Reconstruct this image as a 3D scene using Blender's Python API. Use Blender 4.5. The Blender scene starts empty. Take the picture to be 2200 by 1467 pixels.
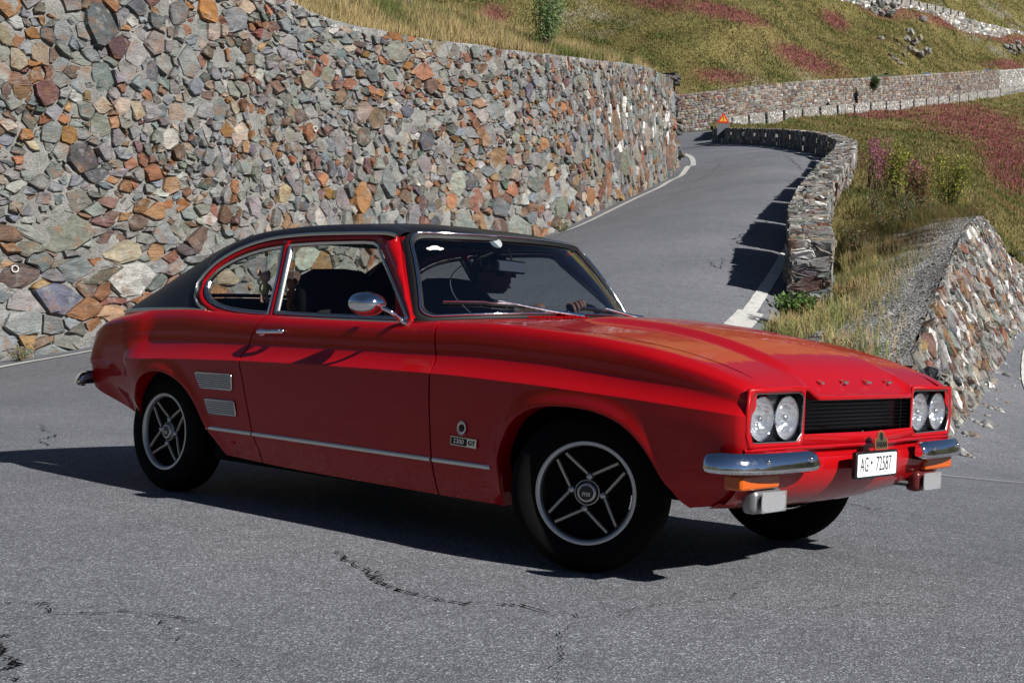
import bpy, bmesh, math, random
import numpy as np
from mathutils import Vector, Matrix, noise as mnoise
random.seed(7); rng = np.random.default_rng(7)
SC = bpy.context.scene; COL = SC.collection
# ------------------------------------------------------------------ camera, sky, sun, exposure
CAM = np.array([4.27763, -4.46236, 0.85002])
YAW, PIT, ROL, FPX = 2.30425539, -0.0102896, 0.0446209, 2929.53
def _axes():
    cy, sy, cp, sp = math.cos(YAW), math.sin(YAW), math.cos(PIT), math.sin(PIT)
    F = np.array([cy*cp, sy*cp, sp]); R = np.array([sy, -cy, 0.0]); U = np.cross(R, F)
    cr, sr = math.cos(ROL), math.sin(ROL)
    return cr*R+sr*U, -sr*R+cr*U, F
CR, CU, CF = _axes()
cam_d = bpy.data.cameras.new('camera'); cam = bpy.data.objects.new('camera', cam_d); COL.objects.link(cam)
cam.matrix_world = Matrix(((CR[0], CU[0], -CF[0], CAM[0]), (CR[1], CU[1], -CF[1], CAM[1]), (CR[2], CU[2], -CF[2], CAM[2]), (0, 0, 0, 1)))
cam_d.sensor_width = 36; cam_d.lens = FPX/2200*36; cam_d.clip_end = 3000; cam_d.clip_start = 0.05
SC.camera = cam
SUN = np.array([1.0, 0.02, 0.66]); SUN /= np.linalg.norm(SUN)
w = bpy.data.worlds.new('World'); SC.world = w; w.use_nodes = True
nt = w.node_tree; bg = nt.nodes['Background']
sky = nt.nodes.new('ShaderNodeTexSky'); sky.sky_type = 'NISHITA'; sky.sun_disc = False
sky.sun_elevation = math.asin(SUN[2]); sky.sun_rotation = math.atan2(SUN[0], SUN[1])
sky.altitude = 2500; sky.air_density = 0.7; sky.dust_density = 0.3; sky.ozone_density = 2.0
nt.links.new(sky.outputs[0], bg.inputs[0]); bg.inputs[1].default_value = 0.05
sd = bpy.data.lights.new('sun', 'SUN'); sd.energy = 5.0; sd.angle = math.radians(0.53); sd.color = (1.0, 0.97, 0.93)
so = bpy.data.objects.new('sun', sd); COL.objects.link(so)
so.rotation_euler = Vector((-SUN[0], -SUN[1], -SUN[2])).to_track_quat('-Z', 'Y').to_euler()
so.location = (0, 0, 40)
vs = SC.view_settings; vs.view_transform = 'Standard'; vs.look = 'None'; vs.exposure = 0.4; vs.gamma = 1.0; vs.use_curve_mapping = False
SC.cycles.max_bounces = 10; SC.cycles.transparent_max_bounces = 16; SC.cycles.caustics_reflective = False; SC.cycles.caustics_refractive = False
SC.cycles.sample_clamp_indirect = 4.0

# ------------------------------------------------------------------ helpers
def at(px, py, d):
    """surveyed point: the direction of a photo pixel at distance d along the view axis, in metres"""
    return CAM + d*(CF + CR*(px-1100)/FPX - CU*(py-733.5)/FPX)
def plan(p):
    """world point -> (right, forward, height)"""
    q = np.asarray(p, float)-CAM
    h = np.array([CF[0], CF[1]]); h /= np.linalg.norm(h); r = np.array([h[1], -h[0]])
    return np.stack([q[..., :2]@r, q[..., :2]@h, np.asarray(p, float)[..., 2]], -1)
def unplan(X, D, z):
    h = np.array([CF[0], CF[1]]); h /= np.linalg.norm(h); r = np.array([h[1], -h[0]])
    X, D, z = np.broadcast_arrays(X, D, z)
    return np.stack([CAM[0]+X*r[0]+D*h[0], CAM[1]+X*r[1]+D*h[1], z], -1)
def tag(o, label=None, cat=None, group=None, kind=None):
    if label: o['label'] = label
    if cat: o['category'] = cat
    if group: o['group'] = group
    if kind: o['kind'] = kind
    return o
def empty(name, loc=(0, 0, 0), parent=None):
    o = bpy.data.objects.new(name, None); COL.objects.link(o); o.location = loc; o.empty_display_size = .2
    if parent: o.parent = parent
    return o
def link_mesh(name, me, mat=None, parent=None, origin=None):
    o = bpy.data.objects.new(name, me); COL.objects.link(o)
    if mat is not None:
        for m in (mat if isinstance(mat, (list, tuple)) else [mat]): me.materials.append(m)
    if parent is not None:
        o.parent = parent
        pl = Vector((0, 0, 0)); q = parent
        while q: pl += q.location; q = q.parent
        me.transform(Matrix.Translation(-pl))
    return o
def smooth(me, ang=35):
    me.shade_smooth()
    if ang < 179: me.set_sharp_from_angle(angle=math.radians(ang))
def mesh(name, V, F, mat=None, parent=None, sm=35, col=None, mi=None):
    me = bpy.data.meshes.new(name); me.from_pydata([tuple(map(float, v)) for v in V], [], F); me.update()
    if mi is not None: me.polygons.foreach_set('material_index', mi)
    if sm: smooth(me, sm)
    if col is not None:
        a = me.color_attributes.new('Col', 'FLOAT_COLOR', 'POINT'); a.data.foreach_set('color', np.c_[np.asarray(col)[:, :3], np.ones(len(col))].ravel())
    return link_mesh(name, me, mat, parent)
def bigmesh(name, V, F, mat, parent=None, col=None, n=3, sm=0):
    """V (k,3) array, F (m,n) int array"""
    me = bpy.data.meshes.new(name); V = np.ascontiguousarray(V, np.float32); F = np.ascontiguousarray(F, np.int32)
    me.vertices.add(len(V)); me.vertices.foreach_set('co', V.ravel())
    me.loops.add(F.size); me.loops.foreach_set('vertex_index', F.ravel())
    me.polygons.add(len(F)); me.polygons.foreach_set('loop_start', np.arange(0, F.size, n, dtype=np.int32))
    me.update(calc_edges=True)
    if sm: smooth(me, sm)
    if col is not None:
        a = me.color_attributes.new('Col', 'FLOAT_COLOR', 'POINT'); a.data.foreach_set('color', np.c_[col[:, :3], np.ones(len(col))].astype(np.float32).ravel())
    return link_mesh(name, me, mat, parent)
def grid(name, P, mat, parent=None, sm=35, flip=False, closeu=False, closev=False, ret=False, th=0):
    P = np.asarray(P, float); nu, nv = P.shape[:2]
    F = []
    for i in range(nu if closeu else nu-1):
        for j in range(nv if closev else nv-1):
            a, b, c, d = i*nv+j, ((i+1) % nu)*nv+j, ((i+1) % nu)*nv+(j+1) % nv, i*nv+(j+1) % nv
            F.append((a, d, c, b) if flip else (a, b, c, d))
    if ret: return P.reshape(-1, 3), F
    o = mesh(name, P.reshape(-1, 3), F, mat, parent, sm)
    if th: thick(o, th)
    return o
def thick(o, th, off=-1):
    m = o.modifiers.new('s', 'SOLIDIFY'); m.thickness = th; m.offset = off; return o
def bevel(o, w=.002, seg=2):
    m = o.modifiers.new('b', 'BEVEL'); m.width = w; m.segments = seg; m.limit_method = 'ANGLE'; m.angle_limit = math.radians(40); return o
class MB:
    """collects shapes into one mesh"""
    def __init__(s): s.V = []; s.F = []; s.M = []
    def add(s, V, F, m=0):
        o = len(s.V); s.V += [tuple(v) for v in V]; s.F += [tuple(o+i for i in f) for f in F]; s.M += [m]*len(F); return s
    def box(s, c, h, m=0, rot=None):
        V = [np.array([x*h[0], y*h[1], z*h[2]]) for x in (-1, 1) for y in (-1, 1) for z in (-1, 1)]
        if rot is not None: V = [np.array(rot)@v for v in V]
        return s.add([v+np.array(c) for v in V], [(0, 1, 3, 2), (4, 6, 7, 5), (0, 4, 5, 1), (2, 3, 7, 6), (0, 2, 6, 4), (1, 5, 7, 3)], m)
    def tube(s, pts, r, n=8, closed=False, m=0, flat=None):
        """sweep a circle (or flat=(w,h,upvector) ellipse) along pts"""
        P = np.array(pts, float); k = len(P)
        rr = np.full(k, r) if np.isscalar(r) else np.array(r, float)
        T = np.roll(P, -1, 0)-np.roll(P, 1, 0)
        if not closed: T[0] = P[1]-P[0]; T[-1] = P[-1]-P[-2]
        T /= np.linalg.norm(T, axis=1)[:, None]+1e-12
        up = np.array(flat[2], float) if flat else (np.array([0, 0, 1.]) if abs(T[0][2]) < .9 else np.array([1., 0, 0]))
        V = []
        for i in range(k):
            a = np.cross(T[i], up); a /= np.linalg.norm(a)+1e-9; b = np.cross(a, T[i])
            if not flat: up = b
            for j in range(n):
                t = 2*math.pi*j/n
                ca, sa = math.cos(t), math.sin(t)
                if flat: V.append(P[i]+a*ca*flat[0]*rr[i]+b*sa*flat[1]*rr[i])
                else: V.append(P[i]+(a*ca+b*sa)*rr[i])
        F = []
        for i in range(k if closed else k-1):
            for j in range(n):
                a0 = i*n+j; b0 = i*n+(j+1) % n; c0 = ((i+1) % k)*n+(j+1) % n; d0 = ((i+1) % k)*n+j
                F.append((a0, b0, c0, d0))
        if not closed: F.append(tuple(range(n))[::-1]); F.append(tuple((k-1)*n+j for j in range(n)))
        return s.add(V, F, m)
    def lathe(s, prof, c, ax, n=32, m=0, e1=None, cap=False):
        """prof: list of (radius, offset along axis)"""
        ax = np.array(ax, float); ax /= np.linalg.norm(ax)
        e1 = np.cross(ax, [0, 0, 1.]) if abs(ax[2]) < .9 else np.cross(ax, [1., 0, 0]); e1 /= np.linalg.norm(e1); e2 = np.cross(ax, e1)
        V = []; c = np.array(c, float)
        for r, h in prof:
            for j in range(n):
                t = 2*math.pi*j/n; V.append(c+ax*h+(e1*math.cos(t)+e2*math.sin(t))*r)
        F = []
        for i in range(len(prof)-1):
            for j in range(n): F.append((i*n+j, i*n+(j+1) % n, (i+1)*n+(j+1) % n, (i+1)*n+j))
        if cap and prof[0][0] > 1e-5: F.append(tuple(range(n))[::-1])
        if cap and prof[-1][0] > 1e-5: F.append(tuple((len(prof)-1)*n+j for j in range(n)))
        return s.add(V, F, m)
    def ball(s, c, r, n=12, k=8, m=0):
        r = np.array(r if not np.isscalar(r) else (r, r, r), float); V = []; F = []
        for i in range(k+1):
            a = math.pi*i/k
            for j in range(n):
                t = 2*math.pi*j/n; V.append(np.array(c)+r*np.array([math.sin(a)*math.cos(t), math.sin(a)*math.sin(t), math.cos(a)]))
        for i in range(k):
            for j in range(n): F.append((i*n+j, (i+1)*n+j, (i+1)*n+(j+1) % n, i*n+(j+1) % n))
        return s.add(V, F, m)
    def build(s, name, mat, parent=None, sm=35, mod=None):
        o = mesh(name, s.V, s.F, mat, parent, sm, mi=s.M if any(s.M) else None)
        bm = bmesh.new(); bm.from_mesh(o.data); bmesh.ops.remove_doubles(bm, verts=bm.verts, dist=1e-6); bmesh.ops.recalc_face_normals(bm, faces=bm.faces); bm.to_mesh(o.data); bm.free()
        if sm: o.data.set_sharp_from_angle(angle=math.radians(sm))
        return o
def polyfill(name, outer, holes, mapf, mat, parent=None, th=0, sm=30, grid_step=None):
    """flat outline with holes -> mesh; mapf(a,b)->xyz"""
    bm = bmesh.new(); E = []
    for loop in [outer]+list(holes):
        vs_ = [bm.verts.new((a, b, 0)) for a, b in loop]
        E += [bm.edges.new((vs_[i], vs_[(i+1) % len(vs_)])) for i in range(len(vs_))]
    bmesh.ops.triangle_fill(bm, use_beauty=True, use_dissolve=False, edges=E)
    for v in bm.verts: v.co = Vector(mapf(v.co.x, v.co.y))
    bmesh.ops.recalc_face_normals(bm, faces=bm.faces)
    me = bpy.data.meshes.new(name); bm.to_mesh(me); bm.free(); smooth(me, sm)
    o = link_mesh(name, me, mat, parent)
    if th: thick(o, th, 0)
    return o
def crv(pts, n, closed=False):
    """Catmull-Rom through pts, n samples, even by chord"""
    P = np.array(pts, float); k = len(P)
    if closed: Q = np.vstack([P[-1], P, P[0], P[1]])
    else: Q = np.vstack([2*P[0]-P[1], P, 2*P[-1]-P[-2]])
    out = []
    segs = k if closed else k-1
    for i in range(segs):
        p0, p1, p2, p3 = Q[i], Q[i+1], Q[i+2], Q[i+3]
        for t in np.linspace(0, 1, 12, endpoint=False):
            out.append(.5*((2*p1)+(-p0+p2)*t+(2*p0-5*p1+4*p2-p3)*t*t+(-p0+3*p1-3*p2+p3)*t**3))
    if not closed: out.append(P[-1])
    O = np.array(out)
    if closed: O = np.vstack([O, O[0]])
    L = np.r_[0, np.cumsum(np.linalg.norm(np.diff(O, axis=0), axis=1))]
    s = np.linspace(0, L[-1], n, endpoint=not closed)
    return np.stack([np.interp(s, L, O[:, j]) for j in range(O.shape[1])], -1)
def pchip(x, xs, ys):
    """monotone cubic interpolation"""
    xs = np.asarray(xs, float); ys = np.asarray(ys, float); x = np.clip(x, xs[0], xs[-1])
    h = np.diff(xs); d = np.diff(ys)/h; m = np.zeros(len(xs)); m[0] = d[0]; m[-1] = d[-1]
    for i in range(1, len(xs)-1):
        if d[i-1]*d[i] > 0: m[i] = 2/(1/d[i-1]+1/d[i]) if True else 0
    i = np.clip(np.searchsorted(xs, x)-1, 0, len(h)-1); t = (x-xs[i])/h[i]
    return ys[i]*(2*t**3-3*t*t+1)+h[i]*m[i]*(t**3-2*t*t+t)+ys[i+1]*(-2*t**3+3*t*t)+h[i]*m[i+1]*(t**3-t*t)
def sstep(x, a, b):
    t = np.clip((x-a)/(b-a), 0, 1); return t*t*(3-2*t)
# ------------------------------------------------------------------ materials
def pmat(name, col, rough=.5, metal=0, coat=0, spec=.5, coat_rough=.03, trans=0, ior=1.45):
    m = bpy.data.materials.new(name); m.use_nodes = True; b = m.node_tree.nodes['Principled BSDF']
    b.inputs['Base Color'].default_value = (*col, 1); b.inputs['Roughness'].default_value = rough; b.inputs['Metallic'].default_value = metal
    b.inputs['Coat Weight'].default_value = coat; b.inputs['Coat Roughness'].default_value = coat_rough
    b.inputs['Specular IOR Level'].default_value = spec; b.inputs['IOR'].default_value = ior
    return m
def N(m, t): return m.node_tree.nodes.new(t)
def Lk(m, a, b): m.node_tree.links.new(a, b)
def noise_node(m, scale, detail=4, rough=.6, vec=None, dim='3D'):
    n = N(m, 'ShaderNodeTexNoise'); n.inputs['Scale'].default_value = scale; n.inputs['Detail'].default_value = detail; n.inputs['Roughness'].default_value = rough
    if vec is not None: Lk(m, vec, n.inputs['Vector'])
    return n
def ramp(m, src, stops):
    r = N(m, 'ShaderNodeValToRGB'); e = r.color_ramp.elements
    while len(e) > 1: e.remove(e[-1])
    e[0].position = stops[0][0]; e[0].color = (*stops[0][1], 1) if not np.isscalar(stops[0][1]) else (stops[0][1],)*3+(1,)
    for p, c in stops[1:]:
        q = e.new(p); q.color = (*c, 1) if not np.isscalar(c) else (c, c, c, 1)
    Lk(m, src, r.inputs[0]); return r
def mixc(m, fac, a, b, mode='MIX'):
    x = N(m, 'ShaderNodeMix'); x.data_type = 'RGBA'; x.blend_type = mode
    for s, v in ((0, fac), (6, a), (7, b)):
        if hasattr(v, 'is_linked'): Lk(m, v, x.inputs[s])
        else: x.inputs[s].default_value = v if np.isscalar(v) else (*v, 1)
    return x.outputs[2]
def objvec(m):
    t = N(m, 'ShaderNodeNewGeometry'); return t.outputs['Position']
def bump(m, h, strength=.5, dist=.01, prev=None):
    b = N(m, 'ShaderNodeBump'); b.inputs['Strength'].default_value = strength; b.inputs['Distance'].default_value = dist
    Lk(m, h, b.inputs['Height'])
    if prev is not None: Lk(m, prev, b.inputs['Normal'])
    return b.outputs['Normal']
def bs(m): return m.node_tree.nodes['Principled BSDF']
# ================================================================== THE PASS: ground, road, walls
def rbf(P, lam=0.0):
    """thin-plate surface z(X, D) through surveyed points"""
    P = np.array(P, float); x = P[:, :2]; n = len(P)
    def U(r2): return .5*r2*np.log(r2+1e-9)
    K = U(((x[:, None]-x[None])**2).sum(-1))+lam*np.eye(n); A = np.zeros((n+3, n+3)); A[:n, :n] = K; A[:n, n] = 1; A[n, :n] = 1; A[:n, n+1:] = x; A[n+1:, :n] = x.T
    wv = np.linalg.solve(A, np.r_[P[:, 2], 0, 0, 0])
    def f(X, D):
        X = np.asarray(X, float); D = np.asarray(D, float); q = np.stack([X.ravel(), D.ravel()], -1); out = np.zeros(len(q))
        for i in range(0, len(q), 20000):
            s = q[i:i+20000]; out[i:i+20000] = U(((s[:, None]-x[None])**2).sum(-1))@wv[:n]+wv[n]+s@wv[n+1:]
        return out.reshape(X.shape)
    return f
def pts(L): return np.array([plan(at(*q)) for q in L])
WALLB = pts([(-900, 850, 15.5), (-400, 815, 17.5), (0, 775, 19.0), (190, 746, 19.9), (500, 683, 22.0), (800, 606, 25.3), (1165, 508, 30.8), (1300, 448, 34.8), (1400, 399, 40.0), (1457, 360, 45.5)])
LINEL = pts([(-500, 870, 14.8), (0, 790, 17.8), (190, 756, 18.75), (500, 692, 21.0), (800, 613, 24.4), (1165, 512, 29.4), (1300, 455, 33.6), (1400, 407, 38.6), (1450, 380, 43.0), (1474, 365, 46.3), (1483, 357, 49.6), (1479, 349, 53), (1464, 343, 57), (1440, 338, 61)])
PARB = pts([(1695, 645, 17.6), (1692, 547, 21.1), (1717, 488, 24.5), (1746, 444, 27.8), (1767, 413, 31.1), (1787, 390, 34.4), (1794.5, 371, 37.8), (1796, 354, 41.3), (1778, 342, 44.7), (1751, 331, 48), (1723, 325, 51.2), (1693, 319.5, 54.4), (1667, 315.6, 57.5), (1642, 313, 60.5), (1618, 311, 63.5), (1594, 309, 66.5), (1568, 307.5, 69.5), (1545, 306, 72.5), (1527, 305, 75.5)])
LOWB = pts([(2036, 962, 11.6), (2100, 872, 14.0), (2150, 790, 17.2), (2198, 702, 21.8), (2230, 640, 27), (2250, 600, 34), (2262, 570, 44)])
EDGE = pts([(1640, 722, 14.3), (1690, 790, 12.9), (1790, 880, 11.9), (1900, 945, 11.4), (2000, 975, 11.3), (2036, 962, 11.6)])
anch = [tuple(p) for p in WALLB]+[tuple(p) for p in LINEL[:10:1]]+[tuple(p) for p in PARB]+[tuple(p) for p in LOWB]+[tuple(p) for p in EDGE]
for X in (-6, -3, 0, 3, 7):
    for D in (-8, -2, 3, 6, 8.5): anch.append((X, D, 0.0))
for X, D, z in ((-12, 2, 0), (-12, 10, 0), (-3, 12, .03), (0, 10.5, .05), (12, 3, -.2), (12, 10, -.1), (14, 16, .2), (15, 25, 1.0), (16, 40, 2.2), (-12, -10, 0), (12, -10, 0), (1.8, 12, .30)): anch.append((X, D, z))
far = pts([(1457, 292, 120), (1500, 286, 110), (1540, 290, 95), (1450, 287, 150), (1560, 279, 150), (1450, 330, 70), (1450, 308, 95)])
anch += [tuple(p) for p in far]
uniq = []
for a in anch:
    if all((a[0]-b[0])**2+(a[1]-b[1])**2 > .09 for b in uniq): uniq.append(a)
GZ = rbf(uniq, .004)
def asphalt(name, a=.105, warm=0):
    m = pmat(name, (a, a, a), .85, spec=.35); p = objvec(m)
    big = noise_node(m, .35, 4, .6, p); mid = noise_node(m, 6, 5, .7, p)
    c1 = ramp(m, big.outputs[0], [(.3, (a*.78, a*.81, a*.89)), (.5, (a*.94, a*.965, a*1.05)), (.7, (a*1.11, a*1.135, a*1.21))])
    ag = N(m, 'ShaderNodeTexVoronoi'); ag.inputs['Scale'].default_value = 190; Lk(m, p, ag.inputs['Vector'])
    ag2 = N(m, 'ShaderNodeTexVoronoi'); ag2.inputs['Scale'].default_value = 95; Lk(m, p, ag2.inputs['Vector'])
    rc = N(m, 'ShaderNodeSeparateColor'); Lk(m, ag.outputs['Color'], rc.inputs[0])
    st = ramp(m, rc.outputs[0], [(0, .55), (.55, .85), (.80, 1.15), (.93, 1.7), (1, 2.6)])
    c2 = mixc(m, 1.0, c1.outputs[0], st.outputs[0], 'MULTIPLY')
    rc2 = N(m, 'ShaderNodeSeparateColor'); Lk(m, ag2.outputs['Color'], rc2.inputs[0])
    st2 = ramp(m, rc2.outputs[1], [(0, .82), (.6, 1.0), (.97, 1.05), (1, 1.8)])
    c3 = mixc(m, 1.0, c2, st2.outputs[0], 'MULTIPLY')
    md = ramp(m, mid.outputs[0], [(.3, .86), (.7, 1.12)]); c4 = mixc(m, 1.0, c3, md.outputs[0], 'MULTIPLY')
    Lk(m, c4, bs(m).inputs['Base Color'])
    b1 = bump(m, ag.outputs['Distance'], .55, .004); Lk(m, bump(m, mid.outputs[0], .3, .01, b1), bs(m).inputs['Normal'])
    return m
ASPH = asphalt('asphalt', .182)
def side_of(poly, X, D):
    """signed distance-ish of (X, D) right (+) of a polyline ordered away from the viewer"""
    P = np.asarray(poly)[:, :2]; best = np.full(X.shape, 1e9); sg = np.ones(X.shape)
    for a, b in zip(P[:-1], P[1:]):
        t = np.clip(((X-a[0])*(b[0]-a[0])+(D-a[1])*(b[1]-a[1]))/((b-a)@(b-a)), 0, 1); qx, qd = a[0]+t*(b[0]-a[0]), a[1]+t*(b[1]-a[1])
        d = np.hypot(X-qx, D-qd); s = np.sign((X-a[0])*(b[1]-a[1])-(D-a[1])*(b[0]-a[0])); k = d < best-1e-9
        best = np.where(k, d, best); sg = np.where(k, s, sg)
    return best*sg
def in_poly(poly, X, D):
    P = np.asarray(poly)[:, :2]; ins = np.zeros(X.shape, bool); n = len(P)
    for i in range(n):
        a, b = P[i], P[(i+1) % n]
        c = ((a[1] > D) != (b[1] > D)) & (X < (b[0]-a[0])*(D-a[1])/(b[1]-a[1]+1e-12)+a[0]); ins ^= c
    return ins
wedge = np.vstack([EDGE[::-1][:, :2]*1.0, PARB[:, :2]+[.25, 0], [[PARB[-1, 0]+40, PARB[-1, 1]+5]], [[60, 60]], LOWB[::-1][:-1, :2]])
wedge_in = np.vstack([EDGE[::-1][:, :2]+[0, .45], PARB[:, :2]+[.5, 0], [[PARB[-1, 0]+60, PARB[-1, 1]]], [[70, 44]], LOWB[::-1][:-1, :2]-[.45, 0]])
Xs = np.concatenate([np.arange(-34, -10, 1.5), np.arange(-10, 14, .4), np.arange(14, 40, 2)]); Ds = np.concatenate([np.arange(-30, -4, 1.5), np.arange(-4, 50, .4), np.arange(50, 176, 1.0)])
GX, GD = np.meshgrid(Xs, Ds, indexing='ij'); GZZ = GZ(GX, GD)
GZZ = np.where(GD > 160, GZZ, GZZ)
V = unplan(GX, GD, GZZ).reshape(-1, 3); nx, nd = GX.shape
I, J = np.meshgrid(np.arange(nx-1), np.arange(nd-1), indexing='ij'); Q = np.stack([I*nd+J, (I+1)*nd+J, (I+1)*nd+J+1, I*nd+J+1], -1).reshape(-1, 4)
cx = GX.ravel()[Q].mean(1); cd = GD.ravel()[Q].mean(1)
wl = side_of(WALLB, cx, cd)
keep = ~in_poly(wedge_in, cx, cd) & ((wl > -3.0) | (cd > 48) | (cd < 10)) & ~((cd > 14) & (cx > 22)) & ~((cd > 74.5) & (cx > 11.3+.15*(cd-75)))
road = bigmesh('road', V, Q[keep], ASPH, n=4, sm=80); tag(road, kind='structure')
def gmesh(X, D):
    X = np.asarray(X, float); D = np.asarray(D, float); i = np.clip(np.searchsorted(Xs, X)-1, 0, nx-2); j = np.clip(np.searchsorted(Ds, D)-1, 0, nd-2)
    a = (X-Xs[i])/(Xs[i+1]-Xs[i]); b = (D-Ds[j])/(Ds[j+1]-Ds[j]); return GZZ[i, j]*(1-a)*(1-b)+GZZ[i+1, j]*a*(1-b)+GZZ[i+1, j+1]*a*b+GZZ[i, j+1]*(1-a)*b
def ground_pt(X, D, off=0): return unplan(X, D, gmesh(X, D)+off)
# painted lines
PAINTW = pmat('road_paint', (.62, .62, .58), .6); _p = objvec(PAINTW); _n1 = noise_node(PAINTW, 9, 6, .75, _p); _n2 = noise_node(PAINTW, 70, 3, .7, _p)
_c = mixc(PAINTW, 1.0, ramp(PAINTW, _n1.outputs[0], [(.30, (.26, .26, .25)), (.45, (.58, .57, .53)), (.7, (.68, .67, .63))]).outputs[0], ramp(PAINTW, _n2.outputs[0], [(.3, .75), (.6, 1.05)]).outputs[0], 'MULTIPLY'); Lk(PAINTW, _c, bs(PAINTW).inputs['Base Color'])
def line(name, poly, wd, n=200, off=.012, w2=None):
    C = crv(np.asarray(poly)[:, :2], n); T = np.gradient(C, axis=0); T /= np.linalg.norm(T, axis=1)[:, None]; Nn = np.stack([T[:, 1], -T[:, 0]], -1)
    W_ = np.linspace(wd, w2 if w2 else wd, n)*(1+.05*np.sin(np.arange(n)*1.7)*rng.random(n))
    rows = [ground_pt(C[:, 0]+Nn[:, 0]*t*W_, C[:, 1]+Nn[:, 1]*t*W_, off) for t in (-.5, -.17, .17, .5)]
    o = grid(name, np.stack(rows, 1), PAINTW, None, 0); tag(o, kind='structure'); return o
_l = LINEL.copy(); _l[5:13, 0] += np.array([.12, .20, .24, .22, .17, .10, .05, 0]); line('edge_line', _l, .19, 400)
line('edge_line', pts([(1580, 705, 14.6), (1640, 620, 17.9), (1697, 537, 21.9), (1722, 478, 25.2), (1745, 440, 28.2)])+np.array([[.0, 0, 0]]*5), .17, 60, w2=.13)
line('edge_line', PARB[5:]+np.array([-.55, 0, 0]), .12, 200)
line('edge_line', pts([(1560, 722, 14.3), (1577, 706, 14.7), (1608, 662, 16.1)])+np.array([.03, 0, 0]), .30, 30, .016)
line('edge_line', pts([(1700, 975, 9.7), (1900, 985, 9.6), (2040, 1000, 9.5), (2200, 1018, 9.3), (2400, 1045, 9.1)]), .07, 60)
line('edge_line', pts([(2260, 890, 14), (2216, 840, 15.8), (2206, 800, 17.2), (2211, 755, 19.2), (2235, 700, 22.5), (2300, 650, 26)]), .13, 80)
# cracks: thin dark grooves that wander
CRK = pmat('crack_dark', (.012, .012, .012), .95, spec=.05)
def crack(L, wd, seed, jit=.035):
    r = np.random.default_rng(seed); P = pts(L)[:, :2]; C = crv(P, max(20, int(len(L)*14))); C0 = C.copy()
    d = np.cumsum(r.normal(0, jit*.28, (len(C), 2)), 0); d -= np.linspace(0, 1, len(C))[:, None]*d[-1]; C = C+d+r.normal(0, jit*.16, C.shape)
    T = np.gradient(C0, axis=0); T /= np.linalg.norm(T, axis=1)[:, None]+1e-9; Nn = np.stack([T[:, 1], -T[:, 0]], -1)
    w_ = .90*wd*np.clip(np.abs(r.normal(.6, .55, len(C))), .10, 2.4)*np.sin(np.linspace(.15, math.pi-.15, len(C)))**.4
    rows = [ground_pt(C[:, 0]+Nn[:, 0]*t*w_, C[:, 1]+Nn[:, 1]*t*w_, .006) for t in (-.5, .5)]
    tag(grid('road_crack', np.stack(rows, 1), CRK, None, 0), kind='structure')
def gnd(px, py):
    """distance of the ground seen at a pixel near the car (flat there)"""
    r = CF+CR*(px-1100)/FPX-CU*(py-733.5)/FPX; return -CAM[2]/r[2]
def gp(L): return [(x, y, gnd(x, y)) for x, y in L]
crack(gp([(722, 1187), (760, 1218), (800, 1250), (850, 1270), (950, 1288), (1060, 1295), (1150, 1310), (1270, 1328)]), .013, 1)
crack(gp([(760, 1215), (790, 1222), (830, 1262)]), .009, 2)
crack(gp([(0, 1293), (90, 1300), (130, 1318), (230, 1312), (330, 1322), (420, 1335)]), .008, 3)
crack(gp([(10, 1365), (25, 1400), (32, 1440), (28, 1467)]), .012, 4)
crack(gp([(70, 900), (110, 915), (120, 935), (105, 950), (140, 965)]), .012, 5)
crack(gp([(1740, 1082), (1800, 1086), (1850, 1100), (1890, 1098)]), .010, 6)
crack(gp([(1270, 1328), (1350, 1322), (1440, 1300), (1560, 1280), (1640, 1250)]), .004, 7)
crack(gp([(330, 1320), (420, 1360), (470, 1420), (520, 1467)]), .004, 8)
crack(gp([(1600, 1300), (1750, 1310), (1900, 1290), (2100, 1300)]), .004, 9)
crack(gp([(1240, 1330), (1200, 1400), (1210, 1467)]), .004, 10)
crack([(1632, 470, 25), (1625, 500, 23.6), (1602, 520, 22.8), (1580, 545, 21.8), (1585, 560, 21.2)], .022, 11, .12)
crack([(1532, 575, 20.2), (1560, 585, 19.9), (1540, 600, 19.2), (1515, 575, 20.2)], .014, 12, .10)
crack([(1556, 645, 17.4), (1600, 655, 17.2), (1620, 668, 16.7), (1640, 680, 16.2)], .018, 13, .05)
crack([(1560, 350, 47), (1500, 400, 37), (1440, 440, 33), (1400, 470, 30.5), (1340, 500, 28.5)], .012, 14, .04)
crack([(1700, 330, 46), (1695, 350, 43), (1720, 380, 37)], .03, 15, .15)
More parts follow.
